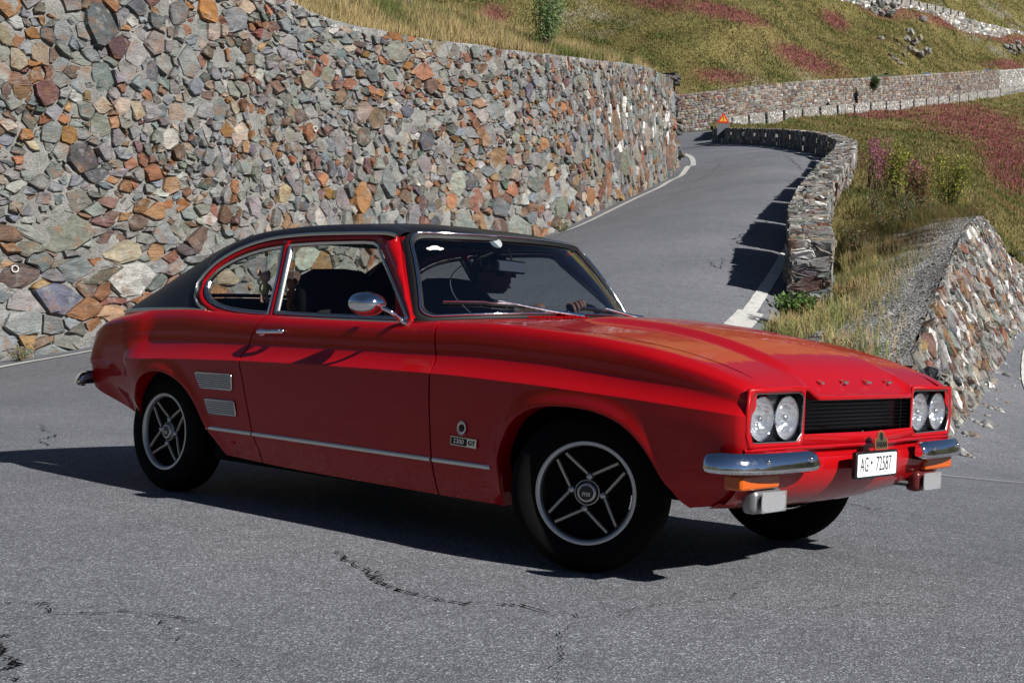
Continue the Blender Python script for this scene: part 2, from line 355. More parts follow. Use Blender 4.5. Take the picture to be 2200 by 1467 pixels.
# ------------------------------------------------------------------ stonework
PAL = {'rust': (.27, .125, .06), 'rust2': (.21, .10, .06), 'ochre': (.31, .19, .105), 'brown': (.15, .095, .075), 'maroon': (.13, .086, .068), 'grey': (.22, .221, .213), 'blue': (.19, .207, .213), 'dark': (.10, .105, .105), 'olive': (.195, .19, .170), 'pale': (.38, .37, .34), 'white': (.66, .65, .62), 'tan': (.32, .26, .20)}
def stone_mat(name, grain=1.0, bumpd=.012):
    m = pmat(name, (.3, .3, .3), .85, spec=.3); p = objvec(m)
    a = N(m, 'ShaderNodeAttribute'); a.attribute_name = 'Col'
    mp = N(m, 'ShaderNodeMapping'); mp.inputs['Rotation'].default_value = (.4, .3, .7); mp.inputs['Scale'].default_value = (1, 1, 3.2); Lk(m, p, mp.inputs['Vector'])
    n1 = noise_node(m, 3.2*grain, 6, .68, mp.outputs[0]); n2 = noise_node(m, 26*grain, 5, .75, mp.outputs[0]); n3 = noise_node(m, 1.1, 3, .5, p)
    r1 = ramp(m, n1.outputs[0], [(.28, .55), (.5, .98), (.72, 1.45)]); r2 = ramp(m, n2.outputs[0], [(.3, .62), (.52, 1.0), (.75, 1.5)])
    c = mixc(m, 1.0, a.outputs['Color'], r1.outputs[0], 'MULTIPLY'); c = mixc(m, 1.0, c, r2.outputs[0], 'MULTIPLY')
    n4 = noise_node(m, 5*grain, 5, .7, p); f = ramp(m, n4.outputs[0], [(.54, 0), (.66, .55)])
    c = mixc(m, f.outputs[0], c, (.27, .265, .24))
    n5 = noise_node(m, 4.2, 5, .7, p); f2 = ramp(m, n5.outputs[0], [(.54, 0), (.64, .62)]); c = mixc(m, f2.outputs[0], c, (.21, .112, .062))
    Lk(m, c, bs(m).inputs['Base Color'])
    w_ = N(m, 'ShaderNodeTexWave'); w_.inputs['Scale'].default_value = 5*grain; w_.inputs['Distortion'].default_value = 9; w_.inputs['Detail'].default_value = 4; Lk(m, mp.outputs[0], w_.inputs['Vector'])
    b = bump(m, n1.outputs[0], 1.0, bumpd*3.4); b = bump(m, w_.outputs[0], .25, bumpd, b); b = bump(m, n2.outputs[0], .9, bumpd*.7, b); Lk(m, b, bs(m).inputs['Normal'])
    return m
STONE = stone_mat('wall_stone'); STONE2 = stone_mat('coping_stone', 1.8, .008)
def mortar_mat():
    m = pmat('lime_mortar', (.30, .29, .27), .95, spec=.15); p = objvec(m); n1 = noise_node(m, 2, 5, .7, p); n2 = noise_node(m, 30, 5, .8, p); v = N(m, 'ShaderNodeTexVoronoi'); v.inputs['Scale'].default_value = 45; Lk(m, p, v.inputs['Vector'])
    c = mixc(m, 1.0, ramp(m, n1.outputs[0], [(.3, (.19, .185, .172)), (.7, (.35, .34, .318))]).outputs[0], ramp(m, n2.outputs[0], [(.3, .5), (.5, 1.0), (.75, 1.35)]).outputs[0], 'MULTIPLY'); Lk(m, c, bs(m).inputs['Base Color'])
    b = bump(m, n2.outputs[0], 1, .03); b = bump(m, v.outputs['Distance'], .6, .012, b); Lk(m, b, bs(m).inputs['Normal']); return m
MORT = mortar_mat()
def cells(Wd, Ht, rfun, seed, tries=30, ani=None, elm=.75, ang=None, sig=.42):
    """irregular stone outlines filling a Wd x Ht area: power diagram of random sites. ani(u, v) -> (stretch u, stretch v)"""
    r = np.random.default_rng(seed); S = []; cell = {}; g = .18
    n = int(Wd*Ht*tries/.05)
    U_, V_ = r.random(n)*Wd, r.random(n)*Ht; lg = r.normal(0, sig, n)
    for u, v, q in zip(U_, V_, lg):
        rr = rfun(u, v)*math.exp(q)
        rr = min(rr, .34); au, av = ani(u, v) if ani else (1, 1)
        k = (int(u/g), int(v/g)); ok = True; R_ = int(.8/g)+1
        for di in range(-R_, R_+1):
            for dj in range(-R_, R_+1):
                for (a, b, c_, *_x) in cell.get((k[0]+di, k[1]+dj), ()):
                    if ((a-u)/au)**2+((b-v)/av)**2 < (.82*(rr+c_))**2: ok = False; break
                if not ok: break
            if not ok: break
        if ok:
            an = (ang(u, v) if ang else 0)+r.normal(0, .30); el = 1.05+elm*r.random(); s = (u, v, rr, au, av, math.cos(an), math.sin(an), el); cell.setdefault(k, []).append(s); S.append(s)
    out = []
    for (u, v, rr, au, av, ca_, sa_, el_) in S:
        m0 = rr*1.7; e2 = el_*el_ if ani is not None or True else 1
        poly = [(u+m*au*(math.cos(t)*ca_*el_**.5-math.sin(t)*sa_/el_**.5), v+m*av*(math.cos(t)*sa_*el_**.5+math.sin(t)*ca_/el_**.5)) for t in (np.arange(8)+r.random(8)*.75)*2*math.pi/8 for m in (m0*(.72+.5*r.random()),)]
        k = (int(u/g), int(v/g)); R_ = int(1.1/g)+1; nb = []
        for di in range(-R_, R_+1):
            for dj in range(-R_, R_+1): nb += [q for q in cell.get((k[0]+di, k[1]+dj), ()) if q[0] != u or q[1] != v]
        nb = sorted(nb, key=lambda q: ((q[0]-u)/au)**2+((q[1]-v)/av)**2-q[2]**2)[:16]
        for q in nb:
            du, dv = (q[0]-u)/au, (q[1]-v)/av; du, dv = du*ca_+dv*sa_, -du*sa_+dv*ca_; w1, w2 = du/el_, dv*el_; d2 = (du*du/el_+dv*dv*el_); sc_ = (du*du+dv*dv)/max(d2, 1e-9); gu, gv = (w1*ca_-w2*sa_)*sc_, (w1*sa_+w2*ca_)*sc_; nx_, ny_ = gu/au, gv/av; d2 = du*du+dv*dv
            h = .5*(d2+rr*rr-q[2]**2)-.012*math.sqrt(d2)
            new = []; L = len(poly)
            if L < 3: break
            ds = [(p[0]-u)*nx_+(p[1]-v)*ny_-h for p in poly]
            if max(ds) <= 0: continue
            for i in range(L):
                a, b, da, db = poly[i], poly[(i+1) % L], ds[i], ds[(i+1) % L]
                if da <= 0: new.append(a)
                if da*db < 0: t = da/(da-db); new.append((a[0]+(b[0]-a[0])*t, a[1]+(b[1]-a[1])*t))
            poly = new
        if len(poly) >= 3 and r.random() > .03:
            P = np.array(poly); cc = P.mean(0); P = cc+(P-cc)*(1.12-.15*r.random()**1.6); P[:, 1] = np.clip(P[:, 1], -.02, Ht+.02); P[:, 0] = np.clip(P[:, 0], 0, Wd)
            c = P.mean(0); P = P[np.linalg.norm(P-np.roll(P, -1, 0), axis=1) > .012]
            if len(P) >= 3: out.append((c, P, rr))
    return out
def stone_geo(P, r, prot, thick_=.06, gap=.006, flat=.80):
    """outline (k,2) -> local verts (a, b, depth) and faces; rough, chipped block"""
    k = len(P); c = P.mean(0)
    if k < 7:   # split the longest edges so that outlines are not too regular
        P = list(P)
        while len(P) < 7:
            L = [np.linalg.norm(P[i]-P[(i+1) % len(P)]) for i in range(len(P))]; i = int(np.argmax(L)); P.insert(i+1, (P[i]+P[(i+1) % len(P)])/2+r.normal(0, L[i]*.07, 2))
        P = np.array(P); k = len(P)
    sz = math.sqrt(max(1e-5, np.linalg.norm(P-c, axis=1).mean()))
    P = c+(P-c)*(1-gap/np.maximum(.03, np.linalg.norm(P-c, axis=1)))[:, None]+r.normal(0, .022*sz, P.shape)
    s1 = .925+.05*r.random(k); tilt = r.normal(0, .13, 2)
    f = c+(P-c)*s1[:, None]; f2 = c+(P-c)*(s1*(flat+r.normal(0, .06, k)))[:, None]
    d = lambda q: ((q-c)@tilt)
    V = np.vstack([np.c_[P, np.full(k, -thick_)], np.c_[P, prot*.25+d(P)*.3+r.normal(0, .005, k)], np.c_[f, prot*.85+d(f)+r.normal(0, .008, k)], np.c_[f2, prot+d(f2)+r.normal(0, .012, k)*1.0], [[*(c+r.normal(0, .1*sz*.3, 2)), prot+.010*r.normal()]]])
    F = []
    for i in range(k):
        j = (i+1) % k
        for a in range(3):
            F += [(a*k+i, a*k+j, (a+1)*k+j), (a*k+i, (a+1)*k+j, (a+1)*k+i)]
        F.append((3*k+i, 3*k+j, 4*k))
    return V, F
def pick(r, wts):
    ks = list(wts); p = np.array([wts[k] for k in ks], float); p /= p.sum(); k = ks[int(np.searchsorted(np.cumsum(p), r.random()))]
    c = np.array(PAL[k]); return np.clip(c*(.86 if k != 'white' else 1)*(1+r.normal(0, .14))+r.normal(0, .008, 3), .02, .85)
def masonry(parent, mapf, Wd, Ht, rfun, seed, wfun, nbig=300, ani=None, prot=(.02, .05), mat=None, skip=None, name='stone', view=True, tries=30, gap=.006, thick_=.06, elm=.75, ang=None):
    """stones over a mapped surface; the largest in the picture are parts of their own, the rest one joined part"""
    r = np.random.default_rng(seed+1); C = cells(Wd, Ht, rfun, seed, tries, ani, elm, ang); items = []
    for c, P, rr in C:
        if skip is not None and skip(c[0], c[1]): continue
        V, F = stone_geo(P, r, prot[0]+(prot[1]-prot[0])*r.random()**1.5*(1 if rr > .09 else .7), thick_, gap)
        if hasattr(mapf, 'H'): V[:, 1] = np.minimum(V[:, 1], np.interp(V[:, 0], mapf.hx, mapf.hy))
        pos, nrm = mapf(V[:, 0], V[:, 1]); Wp = pos+nrm*V[:, 2:3]; col = pick(r, wfun(c[0], c[1], rr))
        q = Wp.mean(0)-CAM; dd = q@CF; sx = 1100+FPX*(q@CR)/dd; sy = 733.5-FPX*(q@CU)/dd
        inv = (-40 < sx < 2240) and (-40 < sy < 1500) and dd > 0
        pr = np.stack([1100+FPX*((Wp-CAM)@CR)/((Wp-CAM)@CF), 733.5-FPX*((Wp-CAM)@CU)/((Wp-CAM)@CF)], -1)
        ar = np.ptp(pr[:, 0])*np.ptp(pr[:, 1]) if inv and dd > .5 else 0
        if inv and 250 < sx < 1350 and sy > 500+max(0, (sx-850)*.1)+max(0, 850-sx)*.0 and sx > 430: ar *= .02
        items.append((ar, Wp, F, col))
    items.sort(key=lambda t: -t[0])
    big = [t for t in items[:nbig] if t[0] > 60]; rest = items[len(big):]
    for ar, Wp, F, col in big:
        mesh(name, Wp, F, mat or STONE, parent, 28, col=np.tile(col, (len(Wp), 1)))
    if rest:
        Vs, Fs, Cs, o = [], [], [], 0
        for ar, Wp, F, col in rest: Vs.append(Wp); Fs.append(np.array(F)+o); Cs.append(np.tile(col, (len(Wp), 1))); o += len(Wp)
        ob = bigmesh(name, np.vstack(Vs), np.vstack(Fs), mat or STONE, parent, np.vstack(Cs), 3, 28); tag(ob, kind='stuff')
    return len(items)
def ruled(base, top, nrm_sign=1):
    """mapping (u metres, v metres up) -> surface between two polylines (XDz), with outward normal"""
    L = np.r_[0, np.cumsum(np.linalg.norm(np.diff(base[:, :2], axis=0), axis=1))]
    bw = unplan(base[:, 0], base[:, 1], base[:, 2]); tw = unplan(top[:, 0], top[:, 1], top[:, 2]); H = np.linalg.norm(tw-bw, axis=1)
    def f(u, v, absolute=True):
        u = np.asarray(u, float); v = np.asarray(v, float); uu = np.clip(u, 0, L[-1])
        b = np.stack([np.interp(uu, L, bw[:, k]) for k in range(3)], -1); t = np.stack([np.interp(uu, L, tw[:, k]) for k in range(3)], -1)
        h = np.linalg.norm(t-b, axis=-1, keepdims=True); d = (t-b)/h; p = b+d*v[..., None]
        e = 1e-2; b2 = np.stack([np.interp(np.clip(uu+e, 0, L[-1]), L, bw[:, k]) for k in range(3)], -1); b1 = np.stack([np.interp(np.clip(uu-e, 0, L[-1]), L, bw[:, k]) for k in range(3)], -1)
        tg = b2-b1; n = np.cross(tg, d); n /= np.linalg.norm(n, axis=-1, keepdims=True)+1e-12
        return p, n*nrm_sign
    f.L = L[-1]; f.H = lambda u: np.interp(u, L, H); f.hx = L; f.hy = H; return f
def backing(name, mapf, Ht, parent, mat=MORT, step=.16, amp=.03, off=-.005, seed=0, cut=None):
    nu = int(mapf.L/step)+1; U_ = np.linspace(0, mapf.L, nu); nv = int(Ht/step)+2
    rows = []
    for i, u in enumerate(U_):
        h = float(mapf.H(u)) if callable(mapf.H) else mapf.H; vv = np.linspace(0, h, nv); p, n = mapf(np.full(nv, u), vv)
        dz = np.array([mnoise.fractal(Vector(q)*3.2, .8, 2.1, 4) for q in p])*amp+np.array([mnoise.noise(Vector(q)*14) for q in p])*amp*.4; rows.append(p+n*(off+dz)[:, None])
    return grid(name, np.array(rows), mat, parent, 80)
# ---- the big retaining wall on the uphill side
def smooth_poly(P, n): return crv(P, n)
wb = smooth_poly(WALLB, 60); wb[:, 2] = GZ(wb[:, 0], wb[:, 1])-.03
topP = {(-900): None}
Hs = np.interp(np.linspace(0, 1, 60), [0, .12, .25, .35, .5, .62, .75, .86, .94, 1], [6.2, 6.0, 5.7, 5.6, 5.2, 4.75, 4.15, 3.78, 3.42, 3.05])
# wall top surveyed against the picture
tp = pts([(560, 0, 23.1), (700, 42, 24.7), (900, 86, 27.4), (1100, 113, 30.6), (1200, 122, 32.6), (1300, 132, 35.6), (1380, 141, 39.4), (1425, 158, 43.0), (1440, 172, 45.6)])
ub = np.r_[0, np.cumsum(np.linalg.norm(np.diff(wb[:, :2], axis=0), axis=1))]
top = wb.copy(); T_ = np.gradient(wb[:, :2], axis=0); T_ /= np.linalg.norm(T_, axis=1)[:, None]; OUT = np.stack([-T_[:, 1], T_[:, 0]], -1)
tpc = crv(tp, 200)
for i in range(60):
    bi = wb[i, :2]; j = int(np.argmin(np.hypot(*(tpc[:, :2]-(bi+OUT[i]*.5)).T))); hgt = tpc[j, 2]-wb[i, 2]
    if bi[1] < 23.0: hgt = Hs[i]
    else:
        k = sstep(bi[1], 22.0, 24.5); hgt = hgt*k+Hs[i]*(1-k)
    top[i, :2] = bi+OUT[i]*hgt*.11; top[i, 2] = wb[i, 2]+hgt
WF = ruled(wb, top, -1 if True else 1)
_p, _n = WF(np.array([20.]), np.array([1.]));
if (_n[0]@(CAM-_p[0])) < 0: WF = ruled(wb, top, 1)
wall = tag(empty('retaining_wall', tuple(ground_pt(wb[30, 0], wb[30, 1]))), 'tall rubble stone retaining wall with rusty and blue-grey stones behind the red car', 'wall')
backing('mortar', WF, 5.5, wall, step=.09, amp=.060, off=-.010, seed=1)
def wr(u, v): return .168+.035*sstep(v, 1.7, .9)*1.0-.055*sstep(v, 1.6, 2.4)+.030*sstep(v, 3.6, 4.4)-.02*(math.sin(u*.7)+math.sin(v*2.3+u*.31))*.5
def wani(u, v):
    a = .5+.5*math.sin(u*.45+1.0+v*.9); t = sstep(u, 16, 34)*.55
    return (1.22-.35*a-t*.62, .86+.28*a+t*.55)
def wcol(u, v, r):
    q = {'grey': 4.4, 'blue': 2.4, 'rust': 1.2, 'rust2': 1.0, 'ochre': .4, 'brown': 1.4, 'maroon': .5, 'olive': 2.6, 'pale': .9, 'dark': 1.2, 'white': .0, 'tan': 1.1}
    if v < 1.7: q.update(blue=3.0, grey=3.2, ochre=1.2)
    if u > 24 and 1.2 < v < 2.6 and u < 33: q['white'] = 2.6; q['pale'] = 2.2
    return q
nst = masonry(wall, WF, WF.L-.05, 6.4, wr, 12, wcol, 300, wani, (.010, .085), skip=lambda u, v: v > float(WF.H(u))-.03 or u < 2.5, tries=70, elm=1.15, ang=lambda u, v: -.28+1.5*float(sstep(u, 20, 34))*(.6+.4*math.sin(u+v*2)) if v > 1.4 or u > 22 else .3*math.sin(u*2))
# coping of small rubble along the top and drain pipes
# ragged end of the wall: overhanging dark blocks
er = np.random.default_rng(5); pe, ne = WF(np.array([WF.L-.02]), np.array([0.])); 
dirL = unplan(T_[-1, 0], T_[-1, 1], 0)-unplan(0, 0, 0); 
for i in range(24):
    v = .25+i*.125; p, n = WF(np.array([WF.L-.02]), np.array([v])); e = np.array(dirL)*(.05+.35*sstep(v, .6, 2.0)*er.random()+.12*er.random()); hw = (.22+.20*er.random(), .10+.16*er.random(), .045+.03*er.random())
    m = MB().box((0, 0, 0), (1, 1, 1)); V_ = np.array(m.V)*hw*(1+er.normal(0, .12, (8, 3))); a = math.atan2(dirL[1], dirL[0])+er.normal(0, .2); ca, sa = math.cos(a), math.sin(a)
    V_ = V_@np.array([[ca, sa, 0], [-sa, ca, 0], [0, 0, 1]])+p[0]+e*.6-n[0]*.22*er.random()
    mesh('end_stone', V_, m.F, STONE, wall, 0, col=np.tile(pick(er, {'dark': 3, 'brown': 1, 'olive': 1}), (8, 1)))
PIPE = pmat('plastic_pipe', (.62, .60, .55), .6)
for (px, py, D) in ((22, 577, 19.4), (672, 274, 24.2), (1090, 305, 30.5)):
    t_ = plan(at(px, py, D)); j = int(np.argmin([abs((1100+FPX*((q-CAM)@CR)/((q-CAM)@CF))-px) for q in unplan(wb[:, 0], wb[:, 1], wb[:, 2]+2)])); uu = ub[j]
    best = min(((abs(1100+FPX*((q-CAM)@CR)/((q-CAM)@CF)-px)+abs(733.5-FPX*((q-CAM)@CU)/((q-CAM)@CF)-py)), u_, v_) for u_ in np.linspace(max(0, uu-2), min(WF.L, uu+2), 30) for v_ in np.linspace(.5, 4.6, 42) for q in [WF(np.array([u_]), np.array([v_]))[0][0]])
    p, n = WF(np.array([best[1]]), np.array([best[2]])); p, n = p[0], n[0]
    MB().lathe([(.040, -.1), (.040, .10), (.052, .10), (.052, -.1)], p, n+np.array([0, 0, -.1]), 18).build('drain_pipe', PIPE, wall, 50)
# top strip: concrete/gravel behind the face
GRAV = pmat('gravel', (.26, .255, .245), .95, spec=.15); _p = objvec(GRAV); _v = N(GRAV, 'ShaderNodeTexVoronoi'); _v.inputs['Scale'].default_value = 38; Lk(GRAV, _p, _v.inputs['Vector']); _v2 = N(GRAV, 'ShaderNodeTexVoronoi'); _v2.inputs['Scale'].default_value = 90; Lk(GRAV, _p, _v2.inputs['Vector'])
_s = N(GRAV, 'ShaderNodeSeparateColor'); Lk(GRAV, _v.outputs['Color'], _s.inputs[0]); _n = noise_node(GRAV, .9, 5, .7, _p)
_c = mixc(GRAV, 1.0, ramp(GRAV, _s.outputs[0], [(0, .45), (.6, .95), (1, 1.75)]).outputs[0], ramp(GRAV, _n.outputs[0], [(.3, (.22, .21, .19)), (.6, (.36, .355, .345))]).outputs[0], 'MULTIPLY'); Lk(GRAV, _c, bs(GRAV).inputs['Base Color'])
_b = bump(GRAV, _v.outputs['Distance'], .9, .02); Lk(GRAV, bump(GRAV, _v2.outputs['Distance'], .6, .01, _b), bs(GRAV).inputs['Normal'])
rows = []
for k, (o_, dz) in enumerate(((-.0, -.10), (.0, .0), (.18, .03), (.42, .02), (.60, -.02))):
    q = top[:, :2]+OUT*o_; rows.append(unplan(q[:, 0], q[:, 1], top[:, 2]+dz+rng.normal(0, .018, 60)))
grid('wall_coping', np.stack(rows, 1), GRAV, wall, 60)
# wall end return, going back into the hillside
p0, p1 = wb[-1], top[-1]; bk = OUT[-1]*6
V = [unplan(p0[0], p0[1], p0[2]-.1), unplan(p1[0], p1[1], p1[2]), unplan(p1[0]+bk[0], p1[1]+bk[1]+2, p1[2]), unplan(p0[0]+bk[0], p0[1]+bk[1]+2, p0[2]-.1)]
mesh('wall_end', V, [(0, 1, 2, 3)], MORT, wall, 0)
# ------------------------------------------------------------------ vegetation helpers
def veg_mat(name, rough=.75, trans=.25):
    m = pmat(name, (.1, .1, .05), rough, spec=.2); a = N(m, 'ShaderNodeAttribute'); a.attribute_name = 'Col'; Lk(m, a.outputs['Color'], bs(m).inputs['Base Color'])
    t = m.node_tree; tr = t.nodes.new('ShaderNodeBsdfTranslucent'); t.links.new(a.outputs['Color'], tr.inputs[0]); mx = t.nodes.new('ShaderNodeMixShader'); mx.inputs[0].default_value = trans
    t.links.new(bs(m).outputs[0], mx.inputs[1]); t.links.new(tr.outputs[0], mx.inputs[2]); t.links.new(mx.outputs[0], t.nodes['Material Output'].inputs[0]); return m
VEG = veg_mat('grass_blades')
def blades(name, P, Hh, Wd_, C, seed=0, lean_=.35, bend=.4, parent=None, nrm=None):
    """P (n,3) roots, each blade two triangles, bent"""
    r = np.random.default_rng(seed); n = len(P); a = r.random(n)*2*math.pi; d = np.stack([np.cos(a), np.sin(a), np.zeros(n)], -1); s = np.stack([-np.sin(a), np.cos(a), np.zeros(n)], -1)
    a2 = r.random(n)*2*math.pi; ln = np.stack([np.cos(a2), np.sin(a2), np.zeros(n)], -1)*(r.random(n)*lean_)[:, None]
    up = np.array([0, 0, 1.])+ln; up /= np.linalg.norm(up, axis=1)[:, None]
    Hh = np.broadcast_to(Hh, (n,))[:, None]; w2 = np.broadcast_to(Wd_, (n,))[:, None]*.5
    v0 = P-s*w2; v1 = P+s*w2; m_ = P+up*Hh*.55; v2 = m_-s*w2*.8; v3 = m_+s*w2*.8; tip = P+up*Hh+ln*Hh*bend
    V = np.stack([v0, v1, v3, v2, tip], 1).reshape(-1, 3); o = np.arange(n)[:, None]*5
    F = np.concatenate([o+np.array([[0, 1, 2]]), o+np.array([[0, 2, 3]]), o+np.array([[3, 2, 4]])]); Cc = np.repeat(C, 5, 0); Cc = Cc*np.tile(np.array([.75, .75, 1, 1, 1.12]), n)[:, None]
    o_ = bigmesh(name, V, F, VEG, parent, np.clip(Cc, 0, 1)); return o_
def nz(P, s, off=0, oct_=3):
    """cheap vector noise in 0..1 for arrays"""
    q = P*s+off; v = np.zeros(len(P)); am = 1; tot = 0
    for o in range(oct_):
        f = 2.03**o; v += am*(np.sin(q[:, 0]*f*1.7+1.3*np.sin(q[:, 1]*f*1.1+o)+off)+np.sin(q[:, 1]*f*1.9+1.7*np.sin(q[:, 2]*f*1.3+q[:, 0]*f*.6)+2*o)); tot += 2*am; am *= .55
    return v/tot*.5+.5
STRAW = np.array([.40, .31, .15]); GRN = np.array([.10, .135, .035]); OLV = np.array([.155, .137, .048]); PINK = np.array([.30, .11, .12]); RED = np.array([.22, .065, .06]); DKG = np.array([.055, .085, .025]); TANG = np.array([.30, .24, .10])
def mixn(a, b, t): return a*(1-t)[:, None]+b*t[:, None]
def terrain_mat(name):
    m = pmat(name, (.15, .15, .06), .95, spec=.1); p = objvec(m); a = N(m, 'ShaderNodeAttribute'); a.attribute_name = 'Col'
    n1 = noise_node(m, 1.6, 6, .75, p); n2 = noise_node(m, 7, 5, .8, p)
    c = mixc(m, 1.0, a.outputs['Color'], ramp(m, n1.outputs[0], [(.3, .60), (.5, 1.0), (.7, 1.35)]).outputs[0], 'MULTIPLY'); c = mixc(m, 1.0, c, ramp(m, n2.outputs[0], [(.3, .55), (.5, 1.0), (.72, 1.5)]).outputs[0], 'MULTIPLY')
    Lk(m, c, bs(m).inputs['Base Color']); b = bump(m, n1.outputs[0], 1, .25); Lk(m, bump(m, n2.outputs[0], 1, .10, b), bs(m).inputs['Normal']); return m
TERR = terrain_mat('meadow_soil')
def mesh_grid(name, P, colf, mat=TERR, kind='structure', amp=0, fs=.3):
    P = np.array(P, float); nu, nv = P.shape[:2]; V = P.reshape(-1, 3)
    if amp: V = V+np.array([[0, 0, mnoise.fractal(Vector(q)*fs, .9, 2.1, 4)*amp] for q in V])
    I, J = np.meshgrid(np.arange(nu-1), np.arange(nv-1), indexing='ij'); F = np.stack([I*nv+J, (I+1)*nv+J, (I+1)*nv+J+1, I*nv+J+1], -1).reshape(-1, 4)
    o = bigmesh(name, V, F, mat, None, colf(V), 4, 80); tag(o, kind=kind); return o, V.reshape(nu, nv, 3)
def scatter(G, n, seed, wfun=None):
    """n random points on a grid surface, weighted by area and by wfun(points)"""
    r = np.random.default_rng(seed); a, b, c, d = G[:-1, :-1].reshape(-1, 3), G[1:, :-1].reshape(-1, 3), G[1:, 1:].reshape(-1, 3), G[:-1, 1:].reshape(-1, 3)
    ar = np.linalg.norm(np.cross(c-a, d-b), axis=1)*.5
    if wfun is not None: ar = ar*wfun((a+b+c+d)/4)
    k = np.searchsorted(np.cumsum(ar)/ar.sum(), r.random(n)); k = np.clip(k, 0, len(ar)-1); u, v = r.random((n, 1)), r.random((n, 1))
    return a[k]*(1-u)*(1-v)+b[k]*u*(1-v)+c[k]*u*v+d[k]*(1-u)*v
def pix(P):
    q = P-CAM; d = q@CF; return 1100+FPX*(q@CR)/d, 733.5-FPX*(q@CU)/d, d
def inview(P, m=60):
    x, y, d = pix(P); return (x > -m) & (x < 2200+m) & (y > -m) & (y < 1467+m) & (d > 1)
# ---- bank above the wall
bankH = np.interp(top[:, 1], [0, 20, 27, 31, 33.5, 36.5, 40, 46], [9, 9, 8.5, 5.5, 1.8, 1.05, .5, .15])
rows = []
sl = [0, .5, 1.2, 2.2, 3.4, 5, 7, 9, 12, 15, 19]
for o_ in sl:
    q = top[:, :2]+OUT*(.42+o_); z = top[:, 2]+.02+bankH*(1-np.exp(-(np.maximum(0, o_-.4))*.58/np.maximum(bankH, .3)))
    rows.append(unplan(q[:, 0], q[:, 1], z))
BG = np.stack(rows, 1); fine = []
for i in range(BG.shape[0]-1):
    for t in (0, .25, .5, .75): fine.append(BG[i]*(1-t)+BG[i+1]*t)
fine = np.array(fine); fine2 = []
for j in range(fine.shape[1]-1):
    for t in (0, .25, .5, .75): fine2.append(fine[:, j]*(1-t)+fine[:, j+1]*t)
BG = np.stack(fine2, 1)
def bankcol(V):
    t = nz(V, .35, 3); g = nz(V, .9, 7); c = mixn(np.tile(OLV, (len(V), 1)), np.tile(TANG, (len(V), 1)), t); c = mixn(c, np.tile(np.array([.24, .23, .22]), (len(V), 1)), np.clip((g-.52)*4, 0, 1)*.8); return c
_, BGm = mesh_grid('grassy_bank', BG, bankcol, amp=.10, fs=.7)
def grassy(name, G, n, seed, hmin, hmax, wd, pal, wf=None, lab=None, lean_=.35, bend=.5):
    P = scatter(G, n, seed, wf); P = P[inview(P)]; t = nz(P, .55, seed); t2 = nz(P, 2.3, seed+1); C = np.zeros((len(P), 3)); r = np.random.default_rng(seed)
    C = pal(P, t, t2, r); H_ = (hmin+(hmax-hmin)*r.random(len(P)))*(.55+.9*t2)
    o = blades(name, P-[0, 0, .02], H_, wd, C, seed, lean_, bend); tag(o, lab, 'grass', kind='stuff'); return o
def pal_bank(P, t, t2, r):
    g = np.clip((t-.50)*5+r.normal(0, .35, len(P)), 0, 1); C = mixn(np.tile(STRAW, (len(P), 1)), np.tile(GRN, (len(P), 1)), g*.9); return C*(.7+.6*r.random((len(P), 1)))
G1 = BGm[:, :14]
grassy('dry_grass', G1, 62000, 21, .14, .42, .014, pal_bank, lab='dry straw-coloured grass fringe along the top of the tall stone wall', wf=lambda c: (nz(c, .8, 5) > .28)*1.0+.15)
grassy('bank_grass', BGm[:, 12:], 52000, 22, .07, .26, .022, pal_bank, lab='sparse yellow-green grass on the stony bank above the wall', wf=lambda c: np.clip((nz(c, 1.1, 9)-.38)*4, 0.03, 1))
# loose stones on the bank
def pebbles(name, P, s, seed, cols, mat=None, lab=None):
    r = np.random.default_rng(seed); n = len(P); base = np.array([(1, 0, 0), (-1, 0, 0), (0, 1, 0), (0, -1, 0), (0, 0, 1), (0, 0, -1)], float); Fb = np.array([(0, 2, 4), (2, 1, 4), (1, 3, 4), (3, 0, 4), (2, 0, 5), (1, 2, 5), (3, 1, 5), (0, 3, 5)])
    sc = s*(np.exp(r.normal(0, .5, (n, 1, 1))))*(.5+r.random((n, 6, 1)))*np.array([1, .8, .5]); ang = r.random(n)*6.28; ca, sa = np.cos(ang), np.sin(ang); V = base[None]*sc; X = V[..., 0]*ca[:, None]-V[..., 1]*sa[:, None]; Y = V[..., 0]*sa[:, None]+V[..., 1]*ca[:, None]
    V = np.stack([X, Y, V[..., 2]], -1)+P[:, None]; C = cols[r.integers(0, len(cols), n)]*(.7+.6*r.random((n, 1)))
    o = bigmesh(name, V.reshape(-1, 3), (Fb[None]+np.arange(n)[:, None, None]*6).reshape(-1, 3), mat or STONE2, None, np.repeat(C, 6, 0), 3); tag(o, lab, 'stones', kind='stuff'); return o
GREYS = np.array([(.22, .22, .21), (.30, .29, .28), (.15, .15, .15), (.36, .35, .33), (.20, .15, .12)])
P = scatter(BGm[:, 10:], 9000, 31, lambda c: np.clip((nz(c, .9, 7)-.45)*4, .02, 1)); P = P[inview(P)]; pebbles('scree', P, .045, 1, GREYS, lab='grey scree lying on the bank above the tall wall')
